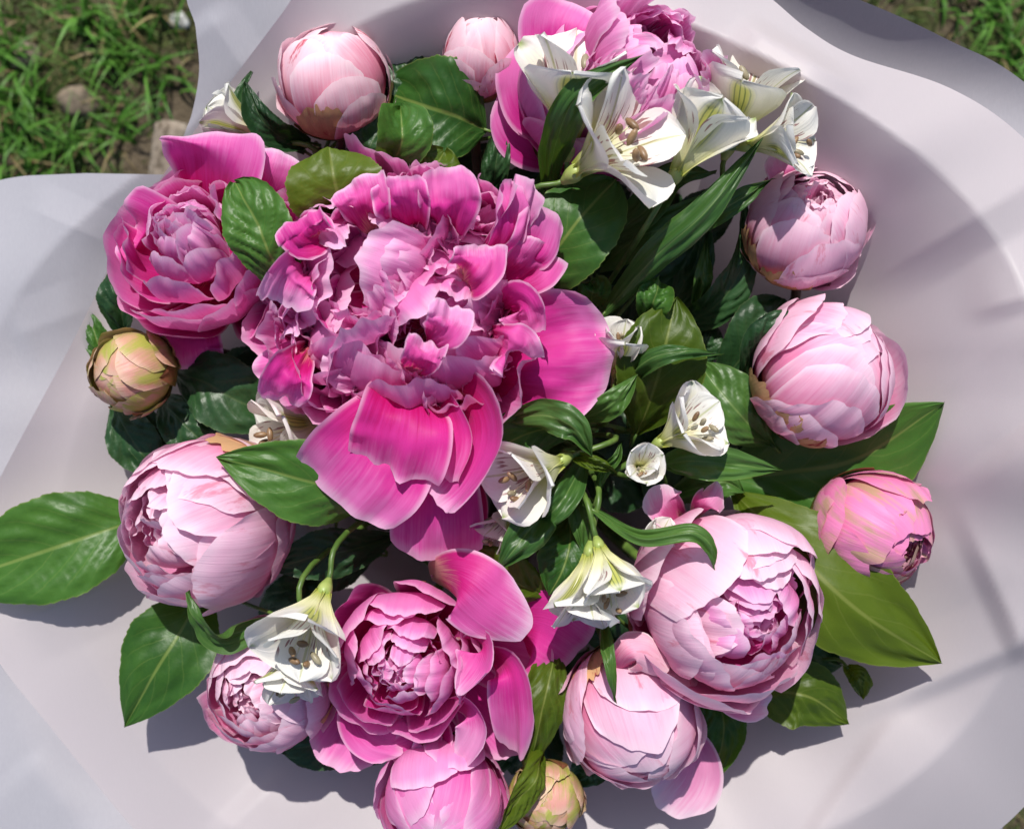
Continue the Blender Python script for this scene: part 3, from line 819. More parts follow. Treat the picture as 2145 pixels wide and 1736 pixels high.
def dome(root, rs, M, c, s, N, mats, ruf=.05, jag=.035, spread=82, wid=(.2, .42), flare=.42, lift=0.0, crk=.06, curl=0.0, rmin=0.0):
    """A globe of ruffled petals whose tips shingle the whole dome."""
    for i in range(N):
        rr = math.sqrt(rmin ** 2 + (1 - rmin ** 2) * (i + .5) / N)
        th = math.radians(spread) * rr
        R = .80 + .20 * rr + rs.normal(0, .03)
        az = i * 2.39996 + rs.normal(0, .25)
        L = R * (PI - th) * rs.uniform(.94, 1.06)
        fl = lift + rs.normal(.16 - .38 * rr, flare * (1 - .35 * rr))
        if rs.random() < curl: fl += rs.uniform(.35, .95) * (1 - .6 * rr)     # some tips roll open and show the deep inner face
        a0 = PI / 2
        g = cup_petal(rs, L, rs.uniform(*wid), a0, PI / 2 - (PI - th) + fl, r0=.02, z0=-R, az=az, cup=rs.uniform(.4, 2.4), apow=1 + .15 * abs(fl), ruf=ruf * rs.uniform(.5, 1.5), rufn=5, jag=jag * rs.uniform(.5, 1.5), tipround=rs.uniform(.10, .26), lean=rs.normal(0, .25), twist=rs.normal(0, .3), wav=.08, pleat=.014, nu=33, nv=25, crk=crk, lift=R * rs.uniform(.0, .10))
        add_local('petal', g, mats[0] if rs.random() < .5 else mats[1], root, M, c, s)

# -- the big fully open peony
rs = np.random.default_rng(101)
c1 = P(850, 640, 0.0)
big = empty('peony', tuple(P(860, 690, -0.055)), 'largest fully open magenta peony with ruffled crown and spread guard petals', 'peony', GP)
add_stem(big, P(860, 690, -0.05), (0.02, 0.08, 1), STEM, 0.0034, 0.0034, rs=rs)
zb = -0.045
# guard petals, from the base out
pet(big, rs, [(920, 770, zb), (1090, 752, -.004), (1200, 742, .004), (1290, 735, -.002)], 275, roll=-0.10, ruf=0.003, tipround=.30, jag=.006, wav=.010, cup=0.06)
pet(big, rs, [(880, 800, zb), (820, 900, .000), (765, 980, .008), (705, 1048, .000)], 270, roll=0.25, ruf=0.004, cup=.22, tipround=.12, jag=.012, wav=.006)
pet(big, rs, [(900, 850, zb), (915, 980, -.018), (915, 1080, -.014), (912, 1178, -.024)], 200, ruf=0.003, cup=-.10, tipround=.12, jag=.008, wav=.006)
pet(big, rs, [(890, 800, zb), (985, 860, .002), (985, 950, .012), (905, 1045, .010)], 260, roll=-0.75, ruf=0.004, cup=.35, tipround=.10, jag=.012, wav=.005)
pet(big, rs, [(850, 760, -.03), (850, 850, .012), (840, 920, .018), (825, 980, .006)], 220, ruf=0.007, rufn=6, cup=.35, tipround=.06, jag=.025, wav=.004, roll=.1)
pet(big, rs, [(880, 780, -.03), (930, 850, .010), (950, 920, .016), (930, 1000, .008)], 110, ruf=0.004, cup=.5, tipround=.08, jag=.02, roll=-.6)
pet(big, rs, [(980, 980, -.05), (985, 1060, -.040), (975, 1130, -.042), (965, 1200, -.055)], 120, ruf=0.003, cup=.2, tipround=.1, roll=-.5)
pet(big, rs, [(700, 740, zb), (640, 760, -.018), (590, 765, -.012), (530, 772, -.012)], 120, ruf=0.004, cup=.3, tipround=.55, roll=.2)
pet(big, rs, [(760, 640, zb), (660, 610, -.02), (600, 610, -.008), (575, 610, .004)], 190, ruf=0.005, cup=.3, jag=.03)
# crown of ruffled petals
dome(big, rs, frame((-0.02, 0.12, 1.0)) * np.array([1, 1, .86])[:, None], P(838, 622, -0.016), 226 * PX, 84, (HOT, MIDP), wid=(.34, .62), spread=78, ruf=.055, jag=.022, flare=.30, crk=.06, curl=.4, rmin=.35)
# rounded lobes of the crown
for (lx, ly, lz, lr, ln, la) in ((772, 560, .004, 128, 40, (-.18, .15, 1)), (920, 690, .000, 128, 40, (.15, -.12, 1)), (690, 745, -.012, 104, 30, (-.35, -.3, 1)), (990, 560, -.004, 100, 30, (.35, .25, 1)), (860, 460, -.012, 100, 26, (.0, .45, 1)), (640, 620, -.016, 90, 24, (-.5, .05, 1)), (1040, 690, -.014, 80, 22, (.5, -.05, 1)), (800, 830, -.014, 80, 20, (-.05, -.5, 1))):
    dome(big, rs, frame(la), P(lx, ly, lz), lr * PX * sc(lz), ln, (MIDP, HOT), wid=(.36, .72), spread=88, ruf=.07, jag=.025, flare=.28, crk=.09, curl=.3)
# individually shaped petals seen in the crown
feat = [p_ for p_ in [  # pts, width, roll, cup
 ([(760, 590, -.01), (770, 560, .030), (770, 530, .042), (765, 490, .036)], 170, .0, -.35),
 ([(800, 740, -.01), (775, 700, .036), (765, 660, .046), (760, 625, .040)], 130, .1, -.55),
 ([(870, 520, -.02), (850, 450, .018), (840, 410, .028), (835, 370, .028)], 120, .1, .3),
 ([(930, 520, -.02), (940, 450, .016), (940, 410, .024), (935, 350, .024)], 130, -.1, .35),
 ([(800, 500, -.02), (770, 440, .014), (760, 410, .022), (745, 375, .020)], 130, .15, .2),
 ([(1000, 560, -.02), (1060, 480, .010), (1085, 430, .022), (1100, 370, .026)], 80, -.6, .5),
 ([(1000, 580, -.02), (1050, 500, .016), (1060, 440, .026), (1060, 375, .030)], 70, -.9, .5),
 ([(1010, 600, -.02), (1080, 540, .004), (1115, 500, .014), (1135, 430, .016)], 120, -.5, .4),
 ([(990, 620, -.02), (1080, 580, .002), (1120, 545, .010), (1140, 510, .010)], 110, -.3, .4),
 ([(960, 600, -.01), (985, 570, .024), (1000, 545, .030), (1000, 510, .028)], 120, -.3, .5),
 ([(960, 700, -.01), (970, 740, .032), (965, 770, .036), (950, 800, .026)], 160, -.1, -.3),
 ([(900, 720, -.01), (930, 690, .034), (940, 670, .040), (945, 640, .036)], 100, -.2, .4),
 ([(700, 720, -.01), (690, 760, .026), (690, 790, .028), (700, 840, .014)], 150, .2, -.3),
 ([(650, 720, -.01), (615, 770, .014), (600, 800, .014), (590, 840, .002)], 110, .3, .4),
 ([(760, 760, -.01), (740, 800, .026), (735, 840, .022), (740, 880, .008)], 140, .0, -.3),
 ([(860, 780, -.01), (880, 760, .034), (890, 740, .038), (900, 715, .034)], 90, .0, .6),
 ([(660, 560, -.02), (620, 570, .014), (600, 590, .018), (580, 640, .014)], 120, .5, .5),
 ([(680, 500, -.02), (650, 490, .018), (640, 480, .024), (630, 460, .022)], 120, .2, .5),
 ([(1040, 660, -.02), (1085, 640, .014), (1100, 660, .018), (1105, 700, .012)], 110, -.4, .5),
 ([(1020, 700, -.01), (1060, 720, .022), (1075, 730, .022), (1085, 750, .014)], 120, -.3, .4)] if p_[3] > 0]
for pts, w, ro, cu in feat:
    pet(big, rs, [(a - 0, b, cz + 0.004) for a, b, cz in pts], w, HOT if rs.random() < .6 else MIDP, roll=ro, cup=cu, ruf=.0035, rufn=5, jag=.03, tipround=.16, wav=.008)

# -- the other open peonies
r3, M3, c3, s3 = peony('bright pink cup-shaped peony beside the small green bud, with a tall back petal', 425, 525, -0.030, 168, (-0.10, 0.30, 0.95), HOT, 303,
      [(4, .34, 2.75, .1, .07, .7, .7), (5, .50, 2.5, .15, .07, .62, .7), (5, .66, 2.3, .2, .06, .62, .7), (5, .80, 2.12, .22, .05, .66, .7), (5, .91, 1.9, .22, .045, .7, .7), (5, 1.0, 1.68, .2, .045, .72, .7)], core=(34, .34, 1.15, .24, .08), sepals=2, stem=STEM, inner_mat=MIDP)
rs = np.random.default_rng(33)
pet(r3, rs, [(450, 480, -.045), (455, 380, -.022), (460, 320, -.006), (468, 278, -.008)], 240, roll=.15, cup=.30, ruf=.003, jag=.012)
pet(r3, rs, [(520, 460, -.045), (560, 390, -.012), (575, 350, -.004), (585, 312, -.006)], 160, MIDP, roll=-.4, cup=-.35, ruf=.003, jag=.02)
pet(r3, rs, [(400, 560, -.055), (330, 500, -.03), (300, 480, -.022), (270, 465, -.030)], 190, roll=.3, cup=.4, ruf=.004, jag=.02)
pet(r3, rs, [(420, 640, -.07), (400, 700, -.06), (395, 730, -.06), (400, 765, -.068)], 150, roll=.1, cup=.3, ruf=.004, jag=.02)
r2, M2, c2, s2 = peony('pink peony behind the white lilies with a tight frilled centre', 1262, 196, -0.022, 176, (0.42, 0.30, 0.86), HOT, 202,
      whorl(75, 5, .05), sepals=2, inner_mat=MIDP)
dome(r2, np.random.default_rng(23), frame((0.45, 0.35, 0.82)), P(1366, 160, 0.006), 138 * PX * sc(.006), 70, (MIDP, MIDP), ruf=.05, spread=95, wid=(.25, .5))
rs = np.random.default_rng(22)
pet(r2, rs, [(1220, 260, -.06), (1150, 230, -.030), (1125, 170, -.014), (1130, 70, -.010)], 180, roll=.55, cup=.35, ruf=.003, jag=.012)
pet(r2, rs, [(1200, 310, -.07), (1140, 290, -.040), (1105, 245, -.030), (1085, 170, -.026)], 170, roll=.5, cup=.35, ruf=.004, jag=.02)
pet(r2, rs, [(1220, 180, -.05), (1190, 110, -.008), (1190, 60, .004), (1215, 10, .004)], 190, roll=.2, cup=.3, ruf=.004, jag=.02)
r4, M4, c4, s4 = peony('open pink peony with long drooping outer petals beneath the largest bloom', 852, 1372, -0.022, 142, (-0.06, -0.10, 1.0), HOT, 404,
      [(4, .30, 2.9, .1, .05, .7, .7), (5, .46, 2.7, .12, .05, .62, .7), (5, .62, 2.55, .15, .05, .62, .7), (5, .76, 2.42, .16, .045, .64, .7), (5, .88, 2.25, .18, .04, .66, .7), (5, .98, 2.0, .2, .04, .68, .7)], core=(20, .26, 1.1, .22, .06), sepals=2, inner_mat=MIDP,
      guard=[(195, 2.3, .62, 95, 40, .04), (235, 2.4, .62, 95, 55, .05), (275, 2.4, .58, 95, 62, .05), (315, 2.4, .55, 95, 60, .05), (350, 2.3, .6, 95, 55, .05)])
rs = np.random.default_rng(44)
pet(r4, rs, [(900, 1200, -.055), (960, 1220, .004), (1020, 1270, .008), (1105, 1325, .000)], 165, MIDP, roll=-.1, cup=-.25, ruf=.003, jag=.012)
pet(r4, rs, [(1000, 1330, -.075), (1100, 1310, -.040), (1160, 1330, -.034), (1215, 1370, -.040)], 190, roll=-.15, cup=.15, ruf=.003, jag=.012)
pet(r4, rs, [(960, 1330, -.055), (1010, 1350, -.005), (1000, 1400, .002), (955, 1455, .002)], 85, MIDP, roll=-.7, cup=.6, ruf=.003, jag=.012)
pet(r4, rs, [(1010, 1350, -.065), (1065, 1400, -.018), (1080, 1480, -.020), (1085, 1580, -.035)], 95, roll=-.35, cup=.7, ruf=.003, jag=.014)
pet(r4, rs, [(920, 1460, -.060), (980, 1480, -.022), (1000, 1530, -.018), (960, 1605, -.024)], 80, MIDP, roll=-.5, cup=.7, ruf=.003, jag=.014)
pet(r4, rs, [(900, 1450, -.068), (900, 1530, -.042), (880, 1560, -.036), (815, 1580, -.040)], 110, roll=-.2, cup=.4, ruf=.004, jag=.02)
pet(r4, rs, [(800, 1440, -.070), (770, 1490, -.042), (790, 1530, -.036), (850, 1550, -.042)], 130, roll=.3, cup=.5, ruf=.004, jag=.014)
pet(r4, rs, [(880, 1500, -.068), (905, 1540, -.036), (890, 1560, -.032), (870, 1575, -.034)], 50, MIDP, roll=.2, cup=.5, ruf=.002)
pet(r4, rs, [(730, 1420, -.070), (705, 1440, -.055), (695, 1460, -.055), (690, 1480, -.06)], 110, roll=.2, cup=.3, ruf=.003)
pet(r4, rs, [(900, 1160, -.075), (940, 1140, -.060), (960, 1170, -.045), (970, 1210, -.04)], 130, MIDP, roll=.2, cup=-.3, ruf=.003)

# -- paler, half-closed peonies and buds
peony('round blush bud with a reddish base above the pink cup peony', 700, 168, -0.035, 112, (-0.03, 0.66, 0.76), BUDP, 505, BUD, sepals=4, dry=3, sepal_len=1.25, squash=1.05, stem=STEMB)
peony('small blush bud tucked against the frilled pink peony', 1008, 116, -0.034, 82, (0.05, 0.72, 0.7), BUDP, 606, BUD, sepals=3, dry=1, squash=1.12, stem=STEMB)
r7, *_ = peony('pale pink peony with a small rose opening below the white lilies', 1690, 475, -0.040, 126, (0.02, 0.55, 0.80), PALE, 707, whorl(36, 4, .02), core=(14, .22, 1.15, .2, .04), sepals=3, dry=2, stem=STEMB, sepal_len=.8)
rs = np.random.default_rng(77)
pet(r7, rs, [(1700, 420, -.06), (1740, 350, -.035), (1745, 315, -.030), (1730, 285, -.035)], 110, PALE, roll=.1, cup=.3, ruf=.003)
pet(r7, rs, [(1640, 420, -.06), (1645, 370, -.035), (1640, 345, -.032), (1635, 325, -.035)], 80, PALE, roll=.1, cup=.3, ruf=.003)
peony('large smooth closed blush peony bud on a broad green leaf', 1728, 785, -0.030, 148, (0.50, 0.40, 0.75), PALE, 808, BUD, sepals=3, dry=3, sepal_len=.9, stem=STEMB)
peony('rose bud with green and tan outer petals beside a pointed yellow-green leaf', 1826, 1105, -0.040, 119, (0.55, -0.42, 0.70), VIVID, 909, whorl(26, 3, .02), sepals=4, core=(10, .2, 1.2, .2, .04), sepal_len=1.25, stem=STEMB)
r10, *_ = peony('big pale pink peony opening around a deeper rose heart', 1520, 1262, -0.018, 192, (0.34, -0.10, 0.93), PALE, 1010, whorl(44, 4, .03), core=(20, .26, 1.05, .2, .05), sepals=2, inner_mat=MIDP)
rs = np.random.default_rng(110)
pet(r10, rs, [(1440, 1110, -.04), (1400, 1070, -.012), (1385, 1050, -.008), (1375, 1015, -.008)], 95, PALE, roll=-.3, cup=.4, ruf=.003, jag=.02)
pet(r10, rs, [(1450, 1090, -.04), (1470, 1060, -.010), (1490, 1040, -.006), (1505, 1015, -.010)], 60, PALE, roll=.4, cup=-.8, ruf=.003)
pet(r10, rs, [(1620, 1300, -.05), (1690, 1240, -.020), (1710, 1200, -.016), (1715, 1150, -.022)], 130, PALE, roll=-.7, cup=.4, ruf=.005, jag=.02)
pet(r10, rs, [(1500, 1380, -.05), (1530, 1440, -.030), (1560, 1455, -.028), (1610, 1450, -.032)], 120, PALE, roll=.4, cup=.4, ruf=.005, jag=.02)
r11, *_ = peony('pale pink nodding peony with one loose petal lying on the wrapping', 1325, 1500, -0.036, 142, (0.22, -0.62, 0.75), PALE, 1111, BUD, sepals=3, dry=2, squash=1.06)
rs = np.random.default_rng(111)
pet(r11, rs, [(1400, 1540, -.075), (1440, 1580, -.062), (1440, 1630, -.062), (1385, 1700, -.068)], 150, PALE, roll=-.2, cup=.15, ruf=.003, jag=.012)
pet(r11, rs, [(1290, 1420, -.03), (1310, 1380, -.004), (1345, 1370, .000), (1400, 1410, -.010)], 85, BUDP, roll=.1, cup=-.9, ruf=.002, jag=.01)
peony('pale pink peony opening sideways next to the long flat leaf', 428, 1092, -0.032, 176, (-0.55, -0.08, 0.83), PALE, 1212, whorl(44, 4, .03), core=(10, .24, 1.0, .27, .04), sepals=3, dry=1, squash=1.06)
peony('small pale pink peony half hidden under a white lily', 560, 1435, -0.045, 128, (-0.28, -0.10, 0.95), PALE, 1313, whorl(38, 4, .03), core=(12, .24, 1.05, .22, .04), sepals=3, dry=2)
peony('small green and tan closed bud at the rim of the leaves', 276, 780, -0.045, 84, (-0.42, -0.22, 0.88), GRNB, 1414, BUD, sepals=5, sepal_len=1.9, stem=STEMB, cat='peony bud')
peony('glossy deep pink bud below the drooping pink petals', 925, 1668, -0.040, 122, (-0.02, -0.55, 0.83), MIDP, 1515, BUD, sepals=3, core=None, sepal_len=1.4, stem=STEMB, cat='peony bud')
peony('small lime green bud beside the glossy deep pink bud', 1142, 1672, -0.045, 76, (0.08, -0.45, 0.89), GRNB, 1616, BUD, sepals=5, sepal_len=2.0, stem=STEM, cat='peony bud')

# ------------------------------------------------------------------ white alstroemeria
GA = 'white lilies of the bouquet'
def lily(label, x, y, z, r, axis, seed, opn=0.6, rot=0.0, stamens=5, tilt=0.0, big=1.0):
    """x, y, z: the throat; r: tepal length in photo units; axis: where the flower faces."""
    rs = np.random.default_rng(seed)
    c = P(x, y, z); s = 1.12 * r * PX * sc(z)
    M = frame(axis); ax = unit(axis)
    base = c - ax * s * 0.12
    root = empty('alstroemeria', tuple(base), label, 'lily', GA)
    for k in range(3):
        az = rot + k * 2 * PI / 3 + rs.normal(0, .06)
        a0 = math.radians(14); a1 = math.radians(14 + 80 * opn + rs.normal(0, 12))
        g = cup_petal(rs, rs.uniform(.95, 1.05), .47 * big, a0, a1, r0=.035, z0=0, az=az, cup=1.1, kind='tepal', ruf=.045, rufn=5, nu=15, nv=18, wav=.05, apow=1.3)
        add_local('tepal', g, TEPO, root, M, c, s)
    for k in range(3):
        az = rot + PI / 3 + k * 2 * PI / 3 + rs.normal(0, .08)
        a0 = math.radians(9); a1 = math.radians(9 + 66 * opn + rs.normal(0, 11))
        g = cup_petal(rs, rs.uniform(.98, 1.10), .33 * big, a0, a1, r0=.025, z0=0, az=az, cup=1.6, kind='tepal_in', ruf=.035, rufn=4, nu=13, nv=18, wav=.04, apow=1.2)
        add_local('tepal', g, TEPI, root, M, c, s)
    # pale swollen base
    pts = np.array([c - ax * s * .20, c - ax * s * .10, c + ax * s * .0, c + ax * s * .06])
    add_obj('ovary', tube_mesh('ovary', bez(pts, 8) - base, np.array([.035, .05, .07, .085, .09, .085, .07, .05]) * s, 10), STEMP, root)
    for k in range(stamens):
        az = rot + .5 + k * 2 * PI / 5 * .8 + rs.normal(0, .2)
        side = M[0] * math.cos(az) + M[1] * math.sin(az)
        droop = np.array([0, -.10, -.06])
        p1 = c + ax * s * .35 + side * s * .05
        p2 = c + ax * s * rs.uniform(.68, .90) + side * s * rs.uniform(.10, .2) + droop * s
        fo = add_obj('stamen', tube_mesh('stamen', bez([c + ax * s * .02, p1, p2], 9) - base, .008 * s, 6), FILA, root)
        d = unit(ax * .6 + side * rs.normal(0, .6) + np.array([rs.normal(), rs.normal(), 0]) * .4)
        ap = np.array([p2 - d * s * .085, p2 - d * s * .05, p2, p2 + d * s * .05, p2 + d * s * .085])
        ao = add_obj('anther', tube_mesh('anther', ap - base, np.array([.014, .034, .040, .034, .014]) * s, 8), ANTH if rs.random() < .7 else ANTG, fo)
    add_stem(root, c - ax * s * .16, ax, STEM, .0015, .0020, k=.035, rs=rs)
    return root

lily('white lily with petals flung upward in front of the frilled pink peony', 1192, 295, .002, 200, (0.06, 0.80, 0.55), 1, .50, rot=.5, stamens=3)
l_main = lily('widest open white lily with brown anthers facing right over a broad leaf', 1208, 360, .014, 195, (0.66, 0.36, 0.66), 2, .78, rot=1.15)
lily('white lily turned away showing a green striped petal back', 1418, 362, .012, 170, (0.42, 0.72, 0.42), 3, .50, rot=4.35, stamens=2)
lily('white lily with upright speckled petals behind its striped neighbours', 1528, 300, -.012, 170, (0.25, 0.85, 0.45), 4, .52, rot=.2, stamens=3)
l_right = lily('white lily facing the blush sheet with brown anthers sticking out', 1568, 305, .002, 130, (0.75, 0.08, 0.55), 5, .72, rot=2.2)
lily('closed white lily bud half hidden beneath a round blush bud', 560, 285, -.050, 120, (-0.8, 0.35, 0.3), 6, .12, stamens=0)
lily('shaded white lily crushed beneath the largest magenta bloom', 690, 880, -.045, 150, (-0.72, -0.25, 0.45), 7, .62, rot=.9, stamens=3)
lily('small half-closed white lily at the edge of the flat magenta petal', 1290, 775, -.020, 105, (0.12, 0.75, 0.66), 8, .22, rot=.4, stamens=3)
lily('white lily in profile with one tall petal, in front of a yellow-green leaf', 1385, 925, .005, 130, (0.70, 0.42, 0.60), 9, .60, rot=1.9)
lily('small white lily with lime striped petals looking straight up', 1335, 980, .004, 82, (0.12, 0.15, 0.97), 10, .38, rot=2.6, stamens=4)
lily('white lily trumpet with long stamens lying over dark leaves under magenta petals', 1175, 965, .004, 150, (-0.72, -0.28, 0.60), 11, .50, rot=.25)
lily('shaded white lily behind the pointed leaf under the trumpet', 1075, 1060, -.034, 105, (-0.45, -0.62, 0.5), 12, .35, rot=.6, stamens=2)
lily('nodding white lily with a lime striped petal hanging over the pale peony', 1255, 1145, .010, 130, (0.22, -0.72, 0.62), 13, .55, rot=1.45)
lily('hanging white lily with narrow petals tucked beside its nodding twin', 1235, 1160, .000, 140, (-0.10, -0.85, 0.35), 14, .42, rot=.3, stamens=0)
lily('tiny unopened white lily against the big pale peony', 1365, 1155, -.010, 75, (0.2, 0.62, 0.6), 15, .10, stamens=0)
lily('white lily with a yellow blotch nodding over the small pale peony', 678, 1240, .004, 165, (-0.22, -0.70, 0.70), 16, .55, rot=1.35)
lily('lower white lily with green tips peeking beneath the yellow blotched one', 628, 1330, -.012, 125, (-0.12, -0.90, 0.42), 17, .45, rot=.5, stamens=3)

# ------------------------------------------------------------------ leaves and sprigs
GL = 'leafy sprigs between the flowers'
def sprig(label, cx, cy, z, leaves, mat_stem=STEM, seed=1, name='leafy_sprig'):
    """leaves: (points, width, kind, material, options)"""
    rs = np.random.default_rng(seed)
    c = P(cx, cy, z)
    root = empty(name, tuple(c), label, 'leaves', GL)
    add_stem(root, c, (c - BIND), mat_stem, .0018, .0024, k=.03, rs=rs)
    for (pts, W, kind, mat, k) in leaves:
        k = dict(k)
        wp = [P(*p) for p in pts]
        zm = pts[len(pts) // 2][2]
        glossy = mat in (LEAF, LEAFD, LEAFY)
        k['quilt'] = k.get('quilt', .0012) * 1.3 if glossy else k.get('quilt', 0.0)
        k.setdefault('fold', .16); k.setdefault('ruf', .0012); k.setdefault('wav', .006); k.setdefault('serr', .032 if glossy else 0)
        g = patch(rs, wp, W * PX * sc(zm), kind=kind, nu=21, nv=77, **k)
        lf = add_patch('leaf', g, mat, root)
        # leaf stalk back to the sprig stem
        b = wp[0]; d = unit(wp[0] - wp[1])
        st = bez([b + unit(wp[1] - b) * .003, b + d * .008, b * .5 + c * .5 + np.array([0, 0, -.012]), c - unit(c - BIND) * .01], 10)
        add_obj('leaf_stalk', tube_mesh('leaf_stalk', st - c, np.linspace(.0009, .0013, 10), 6), STEM, lf)
    return root
N_ = {}
sprig('dark quilted oval leaf and rounded light leaf beside the largest magenta bloom', 640, 620, -.05, [
    ([(608, 625, -.010), (570, 540, .014), (535, 460, .020), (490, 380, .012)], 158, 'round', LEAF, dict(quilt=.0028, fold=.10, roll=.15)),
    ([(735, 490, -.030), (715, 430, -.006), (700, 375, .002), (690, 312, -.004)], 205, 'round', LEAFY, dict(fold=.22, roll=-.1)),
    ([(860, 420, -.04), (890, 370, -.02), (915, 340, -.016), (930, 318, -.022)], 120, 'round', LEAFY, dict(cup=-.4))], seed=21)
sprig('broad glossy leaves below the blush buds with a pale midrib', 930, 300, -.07, [
    ([(1022, 275, -.040), (960, 245, -.026), (890, 222, -.026), (800, 190, -.05)], 215, 'round', LEAF, dict(fold=.12, roll=.1)),
    ([(815, 365, -.045), (838, 310, -.016), (842, 270, -.010), (838, 225, -.020)], 120, 'leaf', LEAF, dict(fold=.6, roll=-.3)),
    ([(760, 380, -.05), (770, 320, -.036), (790, 280, -.036), (825, 236, -.045)], 110, 'leaf', LEAFD, dict()),
    ([(905, 210, -.06), (880, 170, -.05), (850, 140, -.045), (838, 105, -.05)], 130, 'leaf', LEAFD, dict()),
    ([(955, 190, -.07), (925, 140, -.06), (905, 110, -.055), (882, 86, -.055)], 48, 'lance', LEAFD, dict())], seed=22)
sprig('narrow curled dark leaves hugging the blush bud with the red base', 660, 300, -.075, [
    ([(650, 300, -.060), (585, 285, -.040), (540, 240, -.030), (514, 172, -.030)], 66, 'lance', LEAFD, dict(fold=.4, roll=.2)),
    ([(640, 318, -.062), (550, 260, -.050), (505, 215, -.042), (530, 152, -.045)], 40, 'lance', LEAFD, dict(roll=.6)),
    ([(770, 250, -.07), (810, 220, -.06), (825, 170, -.05), (832, 105, -.05)], 50, 'lance', LEAFD, dict(roll=-.6)),
    ([(760, 130, -.07), (780, 100, -.06), (778, 80, -.055), (762, 62, -.055)], 26, 'lance', LEAFD, dict())], seed=23, mat_stem=STEMB)
sprig('long lily leaf arching up behind the widest white lily', 1150, 420, -.06, [
    ([(1148, 400, -.030), (1165, 300, .020), (1215, 195, .044), (1345, 116, .036)], 78, 'lance', LEAFP, dict(roll=-.35, fold=.25)),
    ([(1030, 430, -.06), (1035, 370, -.045), (1045, 310, -.04), (1060, 235, -.04)], 60, 'lance', LEAFD, dict()),
    ([(1120, 450, -.06), (1140, 400, -.05), (1170, 370, -.05), (1190, 350, -.05)], 60, 'lance', LEAFP, dict())], seed=24)
sprig('broad flat green leaf right of the largest magenta bloom', 1100, 640, -.06, [
    ([(1085, 618, -.040), (1150, 540, -.006), (1215, 460, .002), (1290, 378, -.008)], 190, 'round', LEAF, dict(fold=.06, roll=.1, quilt=.0008)),
    ([(1240, 660, -.05), (1240, 620, -.03), (1245, 600, -.03), (1235, 588, -.03)], 70, 'leaf', LEAF, dict())], seed=25)
sprig('long narrow lily leaf slanting up to the white lilies', 1280, 680, -.05, [
    ([(1262, 660, -.030), (1370, 540, .008), (1480, 440, .022), (1600, 286, .022)], 74, 'lance', LEAFP, dict(fold=-.25, roll=-.1, ruf=.0015)),
    ([(1430, 500, -.03), (1500, 450, -.005), (1560, 410, .002), (1622, 374, -.004)], 46, 'lance', LEAFP, dict(roll=-.4)),
    ([(1250, 520, -.06), (1340, 450, -.03), (1410, 370, -.018), (1500, 362, -.02)], 80, 'lance', LEAFP, dict(roll=.3)),
    ([(1255, 560, -.06), (1330, 500, -.036), (1400, 470, -.03), (1500, 400, -.035)], 90, 'lance', LEAFP, dict(roll=.1)),
    ([(1240, 590, -.07), (1330, 560, -.06), (1400, 530, -.055), (1470, 470, -.055)], 110, 'lance', LEAFD, dict())], seed=26)
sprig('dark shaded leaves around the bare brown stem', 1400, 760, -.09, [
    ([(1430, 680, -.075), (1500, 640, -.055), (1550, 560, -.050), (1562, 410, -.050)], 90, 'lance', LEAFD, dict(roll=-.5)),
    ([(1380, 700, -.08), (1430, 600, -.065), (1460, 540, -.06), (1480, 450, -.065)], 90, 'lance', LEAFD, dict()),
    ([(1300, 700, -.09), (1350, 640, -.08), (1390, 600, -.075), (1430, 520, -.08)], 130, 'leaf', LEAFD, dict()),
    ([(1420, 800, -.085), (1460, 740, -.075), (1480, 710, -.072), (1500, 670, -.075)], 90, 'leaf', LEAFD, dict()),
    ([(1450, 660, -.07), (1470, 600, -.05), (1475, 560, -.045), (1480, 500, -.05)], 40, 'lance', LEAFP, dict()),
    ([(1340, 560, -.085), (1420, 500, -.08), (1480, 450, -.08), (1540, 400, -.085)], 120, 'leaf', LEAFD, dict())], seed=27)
sprig('bright yellow-green pointed leaf standing behind the profile lily', 1330, 900, -.06, [
    ([(1330, 915, -.045), (1370, 820, -.016), (1395, 720, -.006), (1418, 622, -.010)], 195, 'leaf', LEAFY, dict(fold=.10, roll=-.1)),
    ([(1350, 690, -.04), (1365, 640, -.010), (1375, 610, -.006), (1380, 582, -.010)], 76, 'leaf', LEAF, dict(fold=.3)),
    ([(1300, 810, -.03), (1360, 755, .000), (1430, 738, .006), (1515, 742, -.004)], 50, 'lance', LEAFP, dict(roll=.4)),
    ([(1205, 880, -.03), (1260, 860, -.006), (1300, 830, .000), (1333, 785, -.004)], 62, 'lance', LEAFP, dict(roll=-.2))], seed=28)
sprig('dull rough green leaf and dark round leaf left of the smooth closed bud', 1560, 860, -.08, [
    ([(1620, 935, -.060), (1560, 880, -.040), (1510, 820, -.036), (1462, 755, -.045)], 135, 'leaf', LEAFP, dict(quilt=.002, fold=.1)),
    ([(1510, 800, -.070), (1560, 740, -.055), (1600, 680, -.050), (1640, 625, -.055)], 130, 'round', LEAFD, dict()),
    ([(1560, 790, -.05), (1585, 720, -.030), (1620, 680, -.022), (1655, 650, -.024)], 80, 'lance', LEAFD, dict(roll=-.4))], seed=29)
sprig('broad dark leaf with pale veins beneath the smooth closed bud', 1500, 1000, -.09, [
    ([(1490, 1010, -.080), (1640, 990, -.062), (1800, 960, -.048), (1978, 842, -.020)], 250, 'leaf', LEAF, dict(fold=.05, quilt=.0008)),
    ([(1500, 1000, -.085), (1580, 1030, -.075), (1640, 1060, -.07), (1700, 1080, -.075)], 120, 'leaf', LEAFD, dict())], seed=30)
